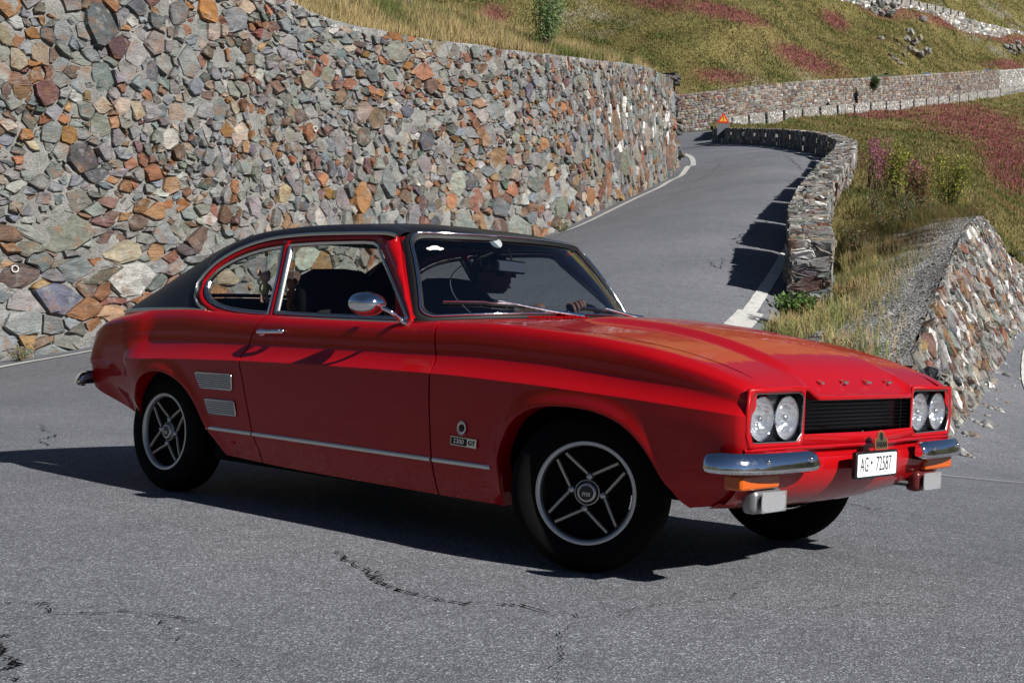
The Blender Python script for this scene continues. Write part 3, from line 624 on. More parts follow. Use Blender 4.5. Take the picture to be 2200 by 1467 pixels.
# ---- parapet blocks along the downhill edge of the road
def box_face(o, eu, ev, n_, w_, h_):
    def f(u, v):
        u = np.asarray(u, float)[..., None]; v = np.asarray(v, float)[..., None]; return o+eu*u+ev*v, np.broadcast_to(n_, (u+eu*0).shape)
    return f
def pcol(u, v, r): return {'grey': 3, 'pale': 4.2, 'olive': 2, 'tan': 1.5, 'dark': 1, 'blue': 1, 'brown': .8, 'rust': .22, 'white': .8}
def pcol2(u, v, r): return {'pale': 5, 'white': .9, 'grey': 2.5, 'tan': .8}
def parapet_block(A, B, H_, wd, label, group, detail, seed, side=1, mossy=False):
    """A, B: road-side base corners (world); body extends away from the road"""
    A = np.array(A); B = np.array(B); e = B-A; L = np.linalg.norm(e); e = e/L; out = np.cross(e, [0, 0, 1.]); out /= np.linalg.norm(out); out *= side; up = np.cross(out, e)*(1 if np.cross(out, e)[2] > 0 else -1)
    t = tag(empty('parapet_block', tuple((A+B)/2)), label, 'parapet', group)
    r = np.random.default_rng(seed); base = A-up*.30; Hh = H_+.30
    P8 = [base+e*(.03+a*(L-.06))+out*(.03+b*(wd-.06))+up*c*(Hh-.03) for a in (0, 1) for b in (0, 1) for c in (0, 1)]
    mesh('mortar_core', P8, [(0, 1, 3, 2), (4, 6, 7, 5), (0, 4, 5, 1), (2, 3, 7, 6), (1, 5, 7, 3)], MORT, t, 0)
    if detail:
        sp = detail
        nb = 26 if sp == 1 else 0
        rf = (lambda u, v: .105) if sp == 1 else (lambda u, v: .13)
        faces = [(base+out*0, e, up, -out, L, Hh), (base+out*wd, e, up, out, L, Hh), (base, out, up, -e, wd, Hh), (base+e*L, out, up, e, wd, Hh)]
        for k, (o_, eu, ev, n_, w_, h_) in enumerate(faces):
            masonry(t, box_face(o_, eu, ev, n_, w_, h_), w_, h_, rf, seed+k*7, pcol, nb if k in (1, 2) else 0, (lambda u, v: (1.35, .72)) if k != 1 else (lambda u, v: (.72, 1.25)), (.0, .035), tries=14, gap=.004)
        # coping: thin slates laid across the wall, on edge
        masonry(t, box_face(base+up*Hh, e, out, up, L, wd), L, wd, (lambda u, v: .055), seed+50, pcol, nb, (lambda u, v: (.62, 2.3)), (.01, .06), tries=40, mat=STONE2, gap=.002)
    else:
        nu = max(3, int(L/.22)); nv = 4
        for (o_, eu, ev, n_, w_, h_) in ((base, e, up, -out, L, Hh), (base+out*wd, e, up, out, L, Hh), (base+up*Hh, e, out, up, L, wd), (base, out, up, -e, wd, Hh), (base+e*L, out, up, e, wd, Hh)):
            a_, b_ = max(2, int(w_/.25)), max(2, int(h_/.16)); Vq, Fq, Cq = [], [], []
            for i in range(a_):
                for j in range(b_):
                    c0 = np.array([(i+(.5 if j % 2 else 0)*.5)/a_*w_, j/b_*h_]); s_ = np.array([w_/a_*.94, h_/b_*.92]); q = np.array([[0, 0], [1, 0], [1, 1], [0, 1]])*s_+c0+r.normal(0, .012, (4, 2)); q[:, 0] = np.clip(q[:, 0], 0, w_); d = .008+.035*r.random(); k = len(Vq)
                    Vq += [o_+eu*a+ev*b+n_*d for a, b in q]+[o_+eu*a+ev*b-n_*.01 for a, b in (q-c0-s_/2)*1.04+c0+s_/2]; Fq += [(k, k+1, k+2, k+3)]+[(k+x, k+4+x, k+4+(x+1) % 4, k+(x+1) % 4) for x in range(4)]; Cq += [pick(r, (pcol if side > 0 else pcol2)(0, 0, 0))]*8
            o = mesh('stone', Vq, Fq, STONE, t, 0, col=Cq); tag(o, kind='stuff')
    return t
PB = crv(PARB, 600); PB[:, 2] = GZ(PB[:, 0], PB[:, 1]); Lp = np.r_[0, np.cumsum(np.linalg.norm(np.diff(PB[:, :2], axis=0), axis=1))]
def pbw(s): return unplan(np.interp(s, Lp, PB[:, 0]), np.interp(s, Lp, PB[:, 1]), np.interp(s, Lp, PB[:, 2]))
knots = np.r_[0, np.cumsum(np.linalg.norm(np.diff(PARB[:, :2], axis=0), axis=1))]*Lp[-1]/np.sum(np.linalg.norm(np.diff(PARB[:, :2], axis=0), axis=1))
ordn = ['nearest', 'second', 'third', 'fourth', 'fifth', 'sixth', 'seventh', 'eighth', 'ninth', 'tenth', 'eleventh', 'twelfth', 'thirteenth', 'fourteenth', 'fifteenth', 'sixteenth', 'seventeenth', 'eighteenth']
desc = ['with a round survey disc and a rust-red course at its end, standing in grass', 'of pale slate coping', 'of pale slate coping', 'of pale slate coping']
for i in range(18):
    g_ = .38
    a, b = pbw(knots[i]), pbw(knots[i+1]-g_)
    lab = f'{ordn[i]} stone parapet block along the road edge, counted from the car' if i else 'nearest stone parapet block, with a small round disc on its shaded end'
    parapet_block(a, b, .72 if i else .76, .52, lab, 'stone parapet blocks along the road above the bend', 1 if i < 2 else (2 if i < 7 else 0), 200+i*100)
A = pbw(knots[0]); e = pbw(knots[1])-A; e /= np.linalg.norm(e); out = np.cross(e, [0, 0, 1.]); out /= np.linalg.norm(out)
MB().lathe([(0, .012), (.035, .012), (.042, .006), (.042, -.02)], A-e*.10+out*.085+np.array([0, 0, .55]), -e, 18).build('survey_disc', pmat('enamel_disc', (.55, .57, .6), .4), bpy.data.objects['parapet_block'], 50)
# ---- bench of gravel and grass between parapet and lower wall
BL = pts([(1640, 722, 14.3), (1700, 700, 15.2), (1792, 640, 17.9), (1812, 560, 21.1), (1838, 490, 24.6), (1866, 444, 28), (1880, 412, 31.4), (1888, 388, 35), (1890, 370, 39), (1880, 352, 43)])
BRt = pts([(1925, 800, 11.5), (1952, 762, 12.0), (1985, 690, 13.4), (2012, 620, 15.2), (2042, 548, 17.7), (2092, 466, 21.8), (2125, 490, 25.5), (2150, 545, 29), (2185, 600, 36), (2200, 625, 42)])
bl, br = crv(BL, 60), crv(BRt, 60)
EG = np.stack([bl+(br-bl)*t for t in np.linspace(0, 1, 26)], 1)
nose_ = EDGE.copy(); 
def benchcol(V): return np.tile(np.array([.2, .2, .19]), (len(V), 1))
BEN, BENm = mesh_grid('gravel_bench', unplan(EG[..., 0], EG[..., 1], EG[..., 2]), benchcol, GRAV, amp=.05, fs=1.4)
# skirt from the bench down to the road around the tip of the wedge
ed = crv(EDGE, 26); tipr = EG[0]
SK = np.stack([np.stack([ed[:, 0], ed[:, 1], GZ(ed[:, 0], ed[:, 1])-.05], -1)*(1-t)+tipr*t for t in np.linspace(0, 1, 10)], 1)
_, SKm = mesh_grid('verge_skirt', unplan(SK[..., 0], SK[..., 1], SK[..., 2]), benchcol, GRAV, amp=.04, fs=2)
def uv_pick(G, u0, u1, v0, v1): return G[int(u0*59):int(u1*59)+1, int(v0*25):int(v1*25)+1]
P = scatter(BENm, 14000, 41); P = np.vstack([P, scatter(SKm, 3000, 42)]); P = P[inview(P)]; pebbles('gravel_stones', P, .014, 3, GREYS, lab='loose grey gravel on the bench between the parapet and the lower wall')
# ---- lower retaining wall, seen edge on at the right
wb2 = crv(LOWB, 50); wb2[:, 2] = GZ(wb2[:, 0], wb2[:, 1])-.05; brt = crv(BRt[1:], 50); brt = brt+np.array([.02, 0, .0])
WF2 = ruled(wb2, brt, 1); _p, _n = WF2(np.array([4.]), np.array([.5]))
if (_n[0]@(CAM-_p[0])) < 0: WF2 = ruled(wb2, brt, -1)
wall2 = tag(empty('lower_wall', tuple(ground_pt(wb2[5, 0], wb2[5, 1]))), 'low whitish retaining wall of thin upright stones beside the lower road', 'wall')
backing('mortar', WF2, 2.0, wall2, step=.12, amp=.03)
def w2col(u, v, r): return {'white': .9, 'pale': 3.4, 'grey': 3.2, 'olive': 1.2, 'tan': 1.6, 'rust2': .9, 'ochre': .8, 'brown': .8, 'dark': .5, 'blue': .8}
masonry(wall2, WF2, WF2.L-.05, 2.2, lambda u, v: .082+.02*sstep(u, 4, 20), 77, w2col, 300, lambda u, v: (1.0, 1.05) if math.sin(u*3+v*5) > 0 else (.80, 1.35), (.01, .05), skip=lambda u, v: v > float(WF2.H(u))+.01, tries=16, gap=.003, thick_=.05)
bb, rr_ = ground_pt(wb2[0, 0], wb2[0, 1], -.1), unplan(brt[0, 0], brt[0, 1], brt[0, 2]); bc = unplan(EG[0, -8, 0], EG[0, -8, 1], EG[0, -8, 2])
_t2 = unplan(tipr[-1, 0], tipr[-1, 1], tipr[-1, 2]); _g2 = ground_pt(tipr[-1, 0], tipr[-1, 1], -.2); _mp = lambda o_, a_, h_: None
_a = np.array(ground_pt(wb2[0, 0], wb2[0, 1], -.1)); _b = WF2(np.array([0.]), np.array([float(WF2.hy[0])]))[0][0]; _c = unplan(BENm is None or 0, 0, 0) if False else BENm[0, -6]; _d = np.array([_c[0], _c[1], _a[2]])
mesh('wall_end', [_a, _b, _c, _d], [(0, 1, 2, 3)], MORT, wall2, 0)
_eu = (_d-_a)/np.linalg.norm(_d-_a); _nn = np.cross(_eu, [0, 0, 1.]); _nn *= np.sign(_nn@(CAM-_a))
masonry(wall2, box_face(_a, _eu, np.array([0, 0, 1.]), _nn, np.linalg.norm(_d-_a), max(.4, float(_c[2]-_a[2]))), float(np.linalg.norm(_d-_a)), max(.4, float(_c[2]-_a[2])), lambda u, v: .09, 78, w2col, 0, None, (.01, .05), tries=16, gap=.003)
# rubble at the near foot of the lower wall
P = np.vstack([ground_pt(*(np.array([X_, D_]))) + 0 for X_, D_ in [(wb2[int(k), 0]+a*.35, wb2[int(k), 1]-b*.5) for k, a, b in zip(np.random.default_rng(4).random(110)**2*18, np.random.default_rng(5).random(110)*.5, np.random.default_rng(6).random(110)*.45)]])
pebbles('rubble', P, .035, 7, GREYS*1.3, lab='small rubble at the foot of the low whitish wall')
# ================================================================== FAR SIDE OF THE VALLEY
PAR2 = pts([(1545, 276, 132), (1575, 271, 136), (1612, 265, 140), (1650, 260, 143), (1688, 255, 146), (1727, 250, 150), (1765, 246, 153.5), (1802, 242, 157), (1838, 239.5, 161), (1873, 237, 165), (1906, 234.5, 169), (1936, 232, 173), (1965, 229, 177.5), (1992, 226, 182), (2017, 222.5, 187), (2041, 219, 192), (2062, 216, 197), (2082, 213, 202), (2100, 210.5, 207), (2122, 207, 213), (2150, 203, 221), (2180, 198, 230), (2220, 191, 241)])
VA = [tuple(p) for p in PARB[::2]+np.array([.55, 0, -.15])]+[tuple(p) for p in PAR2[::2]+np.array([.3, -.8, -.5])]
VA += [tuple(p) for p in pts([(2200, 600, 62), (2120, 480, 64), (2200, 450, 88), (2200, 350, 122), (2100, 350, 102), (2000, 300, 108), (1900, 400, 60), (1950, 330, 80), (1800, 290, 95), (2300, 700, 60), (2350, 500, 90), (2350, 350, 150), (1700, 290, 85), (1620, 283, 100), (1888, 372, 46)])]
VA += [tuple(p+np.array([1.5, 0, -.9])) for p in BRt[-4:]]+[tuple(p+np.array([1.0, 0, -.1])) for p in BL[4:]]
u_ = []
for a in VA:
    if all((a[0]-b[0])**2+(a[1]-b[1])**2 > .25 for b in u_): u_.append(a)
VZ = rbf(u_, .5)
n1, n2 = 90, 130
lo = np.vstack([crv(PARB, 60)+np.array([.5, 0, 0]), crv(np.vstack([PARB[-1]+[.5, 0, 0], PARB[-1]+[3, 22, 0], PAR2[0], PAR2[3], PAR2[8], PAR2[14], PAR2[-1]]), 71)[1:]])
rt = crv(np.vstack([BRt[5]+[.3, 0, 0], BRt[-1]+[1.0, 0, 0], pts([(2420, 700, 55)])[0], pts([(2500, 500, 90)])[0], pts([(2500, 350, 150)])[0], pts([(2420, 250, 230)])[0], PAR2[-1]+[6, 4, 0]]), len(lo))
t = np.linspace(0, 1, n1)[None, :, None]; G = lo[:, None, :2]*(1-t)+rt[:, None, :2]*t
Z_ = VZ(G[..., 0], G[..., 1])
def slopecol(V):
    x, y, d = pix(V); t = nz(V, .11, 2); t2 = nz(V, .4, 5); C = mixn(np.tile(OLV, (len(V), 1)), np.tile(TANG, (len(V), 1)), t*.7); C = mixn(C, np.tile(GRN, (len(V), 1)), np.clip(t2-.5, 0, 1)*1.5)
    return C
def blob(x, y, cx, cy, rx, ry, ang=0):
    a = math.radians(ang); dx, dy = x-cx, y-cy; u = (dx*math.cos(a)+dy*math.sin(a))/rx; v = (-dx*math.sin(a)+dy*math.cos(a))/ry; return np.clip(1.4-np.sqrt(u*u+v*v), 0, 1)
def pinkness(V, far):
    """willow-herb drifts: broad patches fixed on the slope"""
    x, y, d = pix(V); s = 0
    L = ([(2090, 265, 150, 42, 14), (2160, 320, 80, 40, 30), (1900, 245, 110, 12, 0), (2160, 370, 35, 60, -50), (1690, 292, 50, 8, 5)] if not far else
         [(1420, 8, 90, 20, 8), (1560, 30, 110, 18, 12), (1740, 132, 90, 22, 22), (1550, 165, 60, 16, 5), (1900, 20, 60, 20, 15), (2080, 60, 140, 14, 14), (2190, 88, 90, 12, 10), (1790, 45, 40, 18, 30), (2170, 140, 60, 12, 0), (1060, 35, 40, 30, 0)])
    for b in L: s = np.maximum(s, blob(x, y, *b))
    return np.clip(s*1.6*(nz(V, .25 if far else .5, 11)+.35)-.25, 0, 1)
VS, VSm = mesh_grid('valley_slope', unplan(G[..., 0], G[..., 1], Z_), lambda V: mixn(slopecol(V), np.tile(np.array([.20, .07, .06]), (len(V), 1)), pinkness(V, False)*.8), amp=.35, fs=.16)
def pal_slope(far):
    def f(P, t, t2, r):
        k = pinkness(P, far); C = mixn(np.tile(OLV*1.05, (len(P), 1)), np.tile(STRAW*.85, (len(P), 1)), np.clip((t-.25)*.9+r.normal(0, .15, len(P)), 0, 1)); C = mixn(C, np.tile(GRN, (len(P), 1)), np.clip((t2-.50)*2.6, 0, 1)); rust = np.array([.24, .10, .045])
        C = mixn(C, np.tile(rust, (len(P), 1)), np.clip(nz(P, .3, 17)-.58, 0, 1)*(1.5 if not far else .8)); pk = mixn(np.tile(RED, (len(P), 1)), np.tile(PINK, (len(P), 1)), r.random(len(P)))
        C = np.where((r.random(len(P)) < k*.85)[:, None], pk, C); return C*(.65+.7*r.random((len(P), 1)))
    return f
def meadow(name, Gm, n, seed, h0, h1, w_, far, lab, boost=None):
    wfn = lambda c: 1/np.maximum(20, pix(c)[2])**1.6*inview(c, 120)*(boost(c) if boost else 1)
    P = scatter(Gm, n, seed, wfn); P = P[inview(P)]; t = nz(P, .13, seed); t2 = nz(P, .42, seed+1); r = np.random.default_rng(seed); C = pal_slope(far)(P, t, t2, r); d = pix(P)[2]
    sc_ = np.clip(d/70, .45, 2.2); H_ = (h0+(h1-h0)*r.random(len(P)))*(.5+1.0*t2)*np.clip(sc_, .7, 1.3)
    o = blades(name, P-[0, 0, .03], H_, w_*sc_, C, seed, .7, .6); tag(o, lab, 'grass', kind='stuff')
meadow('slope_grass', VSm, 190000, 51, .12, .32, .042, False, 'olive and red meadow grass on the slope below the far parapet')
# ---- far retaining wall and its road
FWB = pts([(1300, 292, 150), (1440, 286, 150), (1500, 281, 151), (1565, 271, 152), (1700, 250, 159), (1800, 238, 166), (1900, 229, 177), (2000, 219, 191), (2100, 204, 212), (2200, 189, 238), (2320, 170, 268)])
FWT = pts([(1300, 216, 150.5), (1440, 205, 150.5), (1500, 200, 151.6), (1565, 192, 152.8), (1700, 177, 160), (1800, 170, 167), (1900, 166, 178), (2000, 159, 192), (2100, 153, 213), (2200, 148, 239), (2320, 140, 269)])
fb, ft = crv(FWB, 70), crv(FWT, 70); FW = ruled(fb, ft, 1); _p, _n = FW(np.array([30.]), np.array([1.]))
if (_n[0]@(CAM-_p[0])) < 0: FW = ruled(fb, ft, -1)
wall3 = tag(empty('far_wall', tuple(unplan(*fb[20]))), 'long brownish stone retaining wall behind the farther roadside parapet', 'wall')
backing('mortar', FW, 5, wall3, step=1.2, amp=.03)
def jittered(parent, mapf, cw, ch, seed, palf, prot=.10, name='stone', hmax=None, mat=None):
    """coursed rubble for walls too far off to outline stone by stone"""
    r = np.random.default_rng(seed); V, F, C = [], [], []; v = 0.0
    while v < (hmax or 6):
        h = ch*(.7+.6*r.random()); u = r.random()*cw
        while u < mapf.L-.1:
            w_ = cw*(.5+1.0*r.random()); H_ = float(mapf.H(u))
            if v+h*.4 < H_:
                hh = min(h, H_-v); c = np.array([[u, v], [u+w_, v], [u+w_, v+hh], [u, v+hh]])+r.normal(0, .035*cw/.3, (4, 2)); m_ = c.mean(0); inn = m_+(c-m_)*(.80+.1*r.random()); d = prot*(.3+.7*r.random()); q = np.vstack([c, inn]); dd = np.r_[np.zeros(4), np.full(4, d)]
                p, n = mapf(q[:, 0], q[:, 1]); k = len(V); V += list(p+n*dd[:, None]); F += [(k+4, k+5, k+6, k+7)]+[(k+x, k+(x+1) % 4, k+4+(x+1) % 4, k+4+x) for x in range(4)]; C += [pick(r, palf(u, v, 0))]*8
            u += w_*1.03
        v += h*1.02
    o = bigmesh(name, np.array(V), np.array(F), mat or STONE, parent, np.array(C), 4); tag(o, kind='stuff'); return o
uw = FW.L
jittered(wall3, FW, .44, .30, 91, lambda u, v, r: ({'pale': 5, 'white': .8, 'grey': 2.5} if u/uw > .66 else {'tan': 2.2, 'pale': .7, 'maroon': 1.8, 'brown': 2.6, 'olive': 3.0, 'grey': 2.4, 'rust2': .8, 'dark': .8}), .12)
# road strips beside both parapets on the far leg
p2 = crv(PAR2, 70)
ra = np.stack([p2+(fb[np.clip(np.linspace(14, 69, 70).astype(int), 0, 69)]-p2)*t for t in np.linspace(0, 1, 6)], 1)
o = grid('upper_road', unplan(ra[..., 0], ra[..., 1], ra[..., 2]-.02), ASPH, None, 80); tag(o, kind='structure')
# ---- second parapet
DEFS = list(range(len(PAR2)-1))
P2w = unplan(PAR2[:, 0], PAR2[:, 1], PAR2[:, 2]-.1)
for i in DEFS:
    a, b = P2w[i], P2w[i+1]; L = np.linalg.norm(b-a); b = a+(b-a)*(1-min(.62, L*.16)/L); k = i+1
    nth = ['first', 'second', 'third', 'fourth', 'fifth', 'sixth', 'seventh', 'eighth', 'ninth', 'tenth', '11th', '12th', '13th', '14th', '15th', '16th', '17th', '18th', '19th', '20th', '21st', '22nd'][i]
    parapet_block(a, b, .98, .5, f'{nth} pale block of the farther parapet, counted from the warning sign', 'pale parapet blocks on the farther road', 0, 3000+i*10, -1)
# ---- far hillside
cols = [(600, 262, 135), (900, 245, 140), (1200, 226, 148), (1440, 205, 151), (1565, 192, 153.5), (1700, 177, 161), (1800, 170, 168), (1900, 166, 179), (2000, 159, 193), (2100, 153, 214), (2200, 148, 240), (2320, 140, 270), (2500, 130, 300)]
FT = np.vstack([crv(np.vstack([pts(cols[:3]), ft[:1]]), 30)[:-1], ft]); FT = crv(FT[::2], 150); FT[:, 2] -= .25; FT[:, 1] += .25; rows = []
for s in np.concatenate([np.arange(0, 30, .8), np.arange(30, 90, 3), np.arange(90, 200, 12)]):
    dX, dD = s*.12, s*.98; z = FT[:, 2]+.02+s*.62+1.5*np.sin(FT[:, 0]*.06+s*.05)*min(1, s/15)+.8*np.sin(FT[:, 0]*.17-s*.11)*min(1, s/10); rows.append(unplan(FT[:, 0]+dX, FT[:, 1]+dD, z))
HG = np.stack(rows, 1)
def hillcol(V):
    C = slopecol(V); g = np.clip((nz(V, .09, 23)-.60)*5, 0, 1)*np.clip((nz(V, .6, 29)-.4)*4, 0, 1); C = mixn(C, np.tile(np.array([.28, .27, .25]), (len(V), 1)), g*.7); return mixn(C, np.tile(np.array([.22, .08, .07]), (len(V), 1)), pinkness(V, True)*.75)
_, HGm = mesh_grid('hillside', HG, hillcol, amp=1.1, fs=.07)
meadow('hillside_grass', HGm, 240000, 61, .11, .30, .042, True, 'olive alpine grass with red willow-herb drifts on the far hillside')
# rock outcrops on the hillside
def outcrop(px, py, w_, h_, seed, lab):
    x, y, d = pix(HGm.reshape(-1, 3)); k = int(np.argmin(np.hypot(x-px, y-py))); c = HGm.reshape(-1, 3)[k]; r = np.random.default_rng(seed); t = tag(empty('rock_outcrop', tuple(c)), lab, 'rock')
    s = d[k]/FPX; n_ = 26
    for i in range(n_):
        a = r.normal(0, .32)*w_*s; b = r.normal(0, .32)*h_*s; q = c+CR*(a+.25*b)-CU*(b-.30*a)*1.0; q = q+np.array([0, 0, .1]); sz = np.array([.9, .55, .6])*s*w_*.12*(.6+.9*r.random())
        m = MB().ball((0, 0, 0), 1, 7, 5); Vq = np.array(m.V)*(sz*(1+r.normal(0, .22, (len(m.V), 3)))); an = .4+r.normal(0, .3); R_ = np.array([[math.cos(an), 0, math.sin(an)], [0, 1, 0], [-math.sin(an), 0, math.cos(an)]]); Vq = Vq@R_.T+q
        mesh('boulder', Vq, m.F, STONE, t, 0, col=np.tile(pick(r, {'pale': 3, 'grey': 3, 'tan': 1}), (len(Vq), 1)))
outcrop(1945, 105, 75, 60, 3, 'pale slanting rock outcrop in the middle of the far hillside')
outcrop(1925, 130, 34, 24, 4, 'small grey rock below the slanting outcrop on the far hillside')
outcrop(1870, 22, 90, 30, 5, 'grey broken rocks just below the highest roadside wall')
outcrop(2170, 112, 60, 18, 6, 'low pale rocks at the right edge of the far hillside')
# ---- third wall, top right
W3B = pts([(1800, -2, 214), (1860, 14, 214), (1934, 24, 216), (1996, 38, 219), (2060, 56, 222), (2124, 70, 226), (2200, 86, 232), (2300, 106, 240)]); _hx, _hy, _hd = pix(HGm.reshape(-1, 3)); _hp = plan(HGm.reshape(-1, 3))
W3B = np.array([_hp[np.argsort(np.hypot(_hx-a, _hy-b))[:6]].mean(0) for a, b in ((1800, -2), (1860, 14), (1934, 24), (1996, 38), (2060, 56), (2124, 70), (2200, 86), (2300, 106))])
for _ in range(3): W3B[1:-1] = (W3B[:-2]+2*W3B[1:-1]+W3B[2:])/4
W3T = W3B+np.array([.15, .5, 1.5])
w3b, w3t = crv(W3B, 40), crv(W3T, 40); W3 = ruled(w3b-[0, .2, 3.0], w3t, 1); _p, _n = W3(np.array([10.]), np.array([1.]))
if (_n[0]@(CAM-_p[0])) < 0: W3 = ruled(w3b-[0, .2, 3.0], w3t, -1)
wall4 = tag(empty('upper_wall', tuple(unplan(*w3b[10]))), 'pale stone wall crossing the hillside at the top right corner', 'wall'); backing('mortar', W3, 4, wall4, step=2, amp=.05)
jittered(wall4, W3, .8, .42, 95, lambda u, v, r: {'pale': 3, 'white': 1.6, 'grey': 3, 'tan': 1.5, 'dark': 1}, .14)
q3 = unplan(w3t[:, 0], w3t[:, 1], w3t[:, 2])
L3 = np.r_[0, np.cumsum(np.linalg.norm(np.diff(q3, axis=0), axis=1))]; kk = 0; s = 0
nn = ['first', 'second', 'third', 'fourth', 'fifth', 'sixth', 'seventh', 'eighth', 'ninth', 'tenth', '11th', '12th', '13th', '14th', '15th', '16th']
while s+3 < L3[-1] and kk < 14:
    a, b = [np.array([np.interp(s_, L3, q3[:, k]) for k in range(3)]) for s_ in (s, s+2.75)]
    parapet_block(a, b, .95, .5, f'{nn[kk]} block from the left on the high wall at the top right', 'pale parapet blocks on the highest wall', 0, 5000+kk*10, -1); s += 3.35; kk += 1
# road bench behind the highest wall
o = grid('high_road', np.stack([unplan(w3t[:, 0]+a, w3t[:, 1]+b, w3t[:, 2]+c_) for a, b, c_ in ((0, 0, 0), (1, 6.5, 0), (1.2, 7, .4), (2, 10, 3))], 1), TERR, None, 80); tag(o, kind='structure')
a_ = o.data.color_attributes.new('Col', 'FLOAT_COLOR', 'POINT'); a_.data.foreach_set('color', np.tile([.2, .18, .09, 1.], len(o.data.vertices)))
# ---- distant mountains on the other sides of the valley
MT = pmat('mountain_slopes', (.07, .075, .05), .95, spec=.1); _p = objvec(MT); _n = noise_node(MT, .012, 7, .65, _p); _r = ramp(MT, _n.outputs[0], [(.35, (.045, .06, .03)), (.55, (.09, .085, .05)), (.7, (.16, .155, .145))]); Lk(MT, _r.outputs[0], bs(MT).inputs['Base Color']); Lk(MT, bump(MT, _n.outputs[0], 1, 12), bs(MT).inputs['Normal'])
na = 220; rows = []
for j, (rad, hh) in enumerate(((46, -4), (90, -30), (220, -70), (420, -20), (650, 90), (900, 210), (1150, 300), (1400, 330))):
    row = []
    for i in range(na):
        a = 2*math.pi*i/na; d_ = np.array([math.cos(a), math.sin(a)]); dot = float(d_@CF[:2]/np.linalg.norm(CF[:2])); k = max(0, dot)
        rr = rad*(1+.9*sstep(dot, .2, .6)*(1 if j < 3 else .15)); h = hh*(.75+.5*mnoise.fractal(Vector((d_[0]*2.2, d_[1]*2.2, j*.25)), .9, 2.1, 5)) if hh > 0 else hh
        if j < 3: h = min(h, -4-(0)) 
        row.append((CAM[0]+d_[0]*rr, CAM[1]+d_[1]*rr, h))
    rows.append(row)
o = grid('mountains', np.array(rows), MT, None, 80, closev=True); tag(o, kind='structure')
# plateau under the bend so that the road does not float
o = grid('roadside_slope', np.array([[(CAM[0]+math.cos(a)*r_, CAM[1]+math.sin(a)*r_, z) for a in np.linspace(0, 2*math.pi, 61)] for r_, z in ((.5, -1.2), (30, -1.5), (60, -8))]), GRAV, None, 80); tag(o, kind='structure')
# ================================================================== PLANTS ON THE BENCH, SIGN
def pal_bench(P, t, t2, r):
    u = r.random(len(P)); C = mixn(np.tile(STRAW*.95, (len(P), 1)), np.tile(GRN*1.15, (len(P), 1)), np.clip((t2-.35)*2.2+r.normal(0, .3, len(P)), 0, 1)); rd = np.array([.30, .13, .09])
    C = np.where((r.random(len(P)) < np.clip(nz(P, .8, 3)-.5, 0, 1)*1.4)[:, None], rd, C); return C*(.65+.7*r.random((len(P), 1)))
def strip_w(c):
    X, D, z = plan(c).T; a = np.interp(D, [11.5, 14, 16, 18, 20, 22, 26, 31, 40], [2.2, 2.05, 2.75, 3.9, 4.9, 5.6, 6.8, 8.6, 11]); b = np.interp(D, [11.5, 14, 16, 18, 20, 22, 26, 31, 40], [3.3, 3.8, 4.4, 5.3, 6.5, 7.4, 9.4, 12, 18]); s = (X-a+.0)/(b-a)
    return (np.clip(1.15-s, 0, 1)**1.5*(s > -.6)*(nz(c, 1.3, 8) > .30)+.004)
Gb = np.concatenate([BENm], 0)
grassy('verge_grass', Gb, 90000, 71, .10, .34, .013, pal_bench, strip_w, 'dry and green grass strip growing beside the nearest parapet blocks', .6, .7)
grassy('verge_tufts', SKm, 5000, 72, .08, .26, .011, pal_bench, lambda c: (nz(c, 2, 3) > .45)*1., 'grass tufts at the tip of the gravel wedge behind the bonnet', .6, .7)
LEAF = veg_mat('leaves', .55, .3)
def leaves(name, P, size, C, seed, parent, asp=.42):
    r = np.random.default_rng(seed); n = len(P); d = r.normal(0, 1, (n, 3)); d[:, 2] = np.abs(d[:, 2])*.6+.15; d /= np.linalg.norm(d, axis=1)[:, None]; e = np.cross(d, r.normal(0, 1, (n, 3))); e /= np.linalg.norm(e, axis=1)[:, None]; s = size*(.6+.8*r.random((n, 1)))
    V = np.stack([P, P+d*s*.5+e*s*asp*.5, P+d*s, P+d*s*.5-e*s*asp*.5], 1).reshape(-1, 3); F = np.arange(n)[:, None]*4+np.array([[0, 1, 2, 3]]); o = bigmesh(name, V, F, LEAF, parent, np.clip(np.repeat(C, 4, 0), 0, 1), 4); tag(o, kind='stuff'); return o
STEM = pmat('stem_bark', (.12, .09, .055), .8)
def shrub(px, py, D, h, w_, seed, label, cols, nst=9, nl=900, ls=.06, pink=None, name='willow_shrub', cat='shrub', group=None, spread=.5, ground=None):
    b = at(px, py, D)
    t = tag(empty(name, tuple(b)), label, cat, group); r = np.random.default_rng(seed); m = MB(); LP = []; FP = []
    for i in range(nst):
        a = r.random()*6.28; sp = spread*w_*math.sqrt(r.random()); tip = b+np.array([math.cos(a)*sp, math.sin(a)*sp, h*(.6+.45*r.random())]); root = b+np.array([math.cos(a)*sp*.2, math.sin(a)*sp*.2, -.05]); mid = (root+tip)/2+r.normal(0, .05*h, 3)
        c = crv([root, mid, tip], 10); m.tube(c, np.linspace(.012, .004, 10)*max(1, h), 5); k = nl//nst; q = c[np.clip((2+8*r.random(k)**.8).astype(int), 0, 9)]+r.normal(0, .075*max(.6, h)*(.6+.6*r.random((k, 1))), (k, 3)); LP.append(q)
        if pink: FP.append(tip+np.stack([r.normal(0, .03, 60), r.normal(0, .03, 60), -r.random(60)*h*.33], -1))
    m.build('stem', STEM, t, 60); LP = np.vstack(LP); C = np.array(cols)[r.integers(0, len(cols), len(LP))]*(.6+.8*r.random((len(LP), 1))); leaves('foliage', LP, ls, C, seed, t)
    if pink: FP = np.vstack(FP); leaves('blossom', FP, ls*.75, np.array(pink)[None]*(.6+.8*r.random((len(FP), 1))), seed+1, t, .8)
    return t
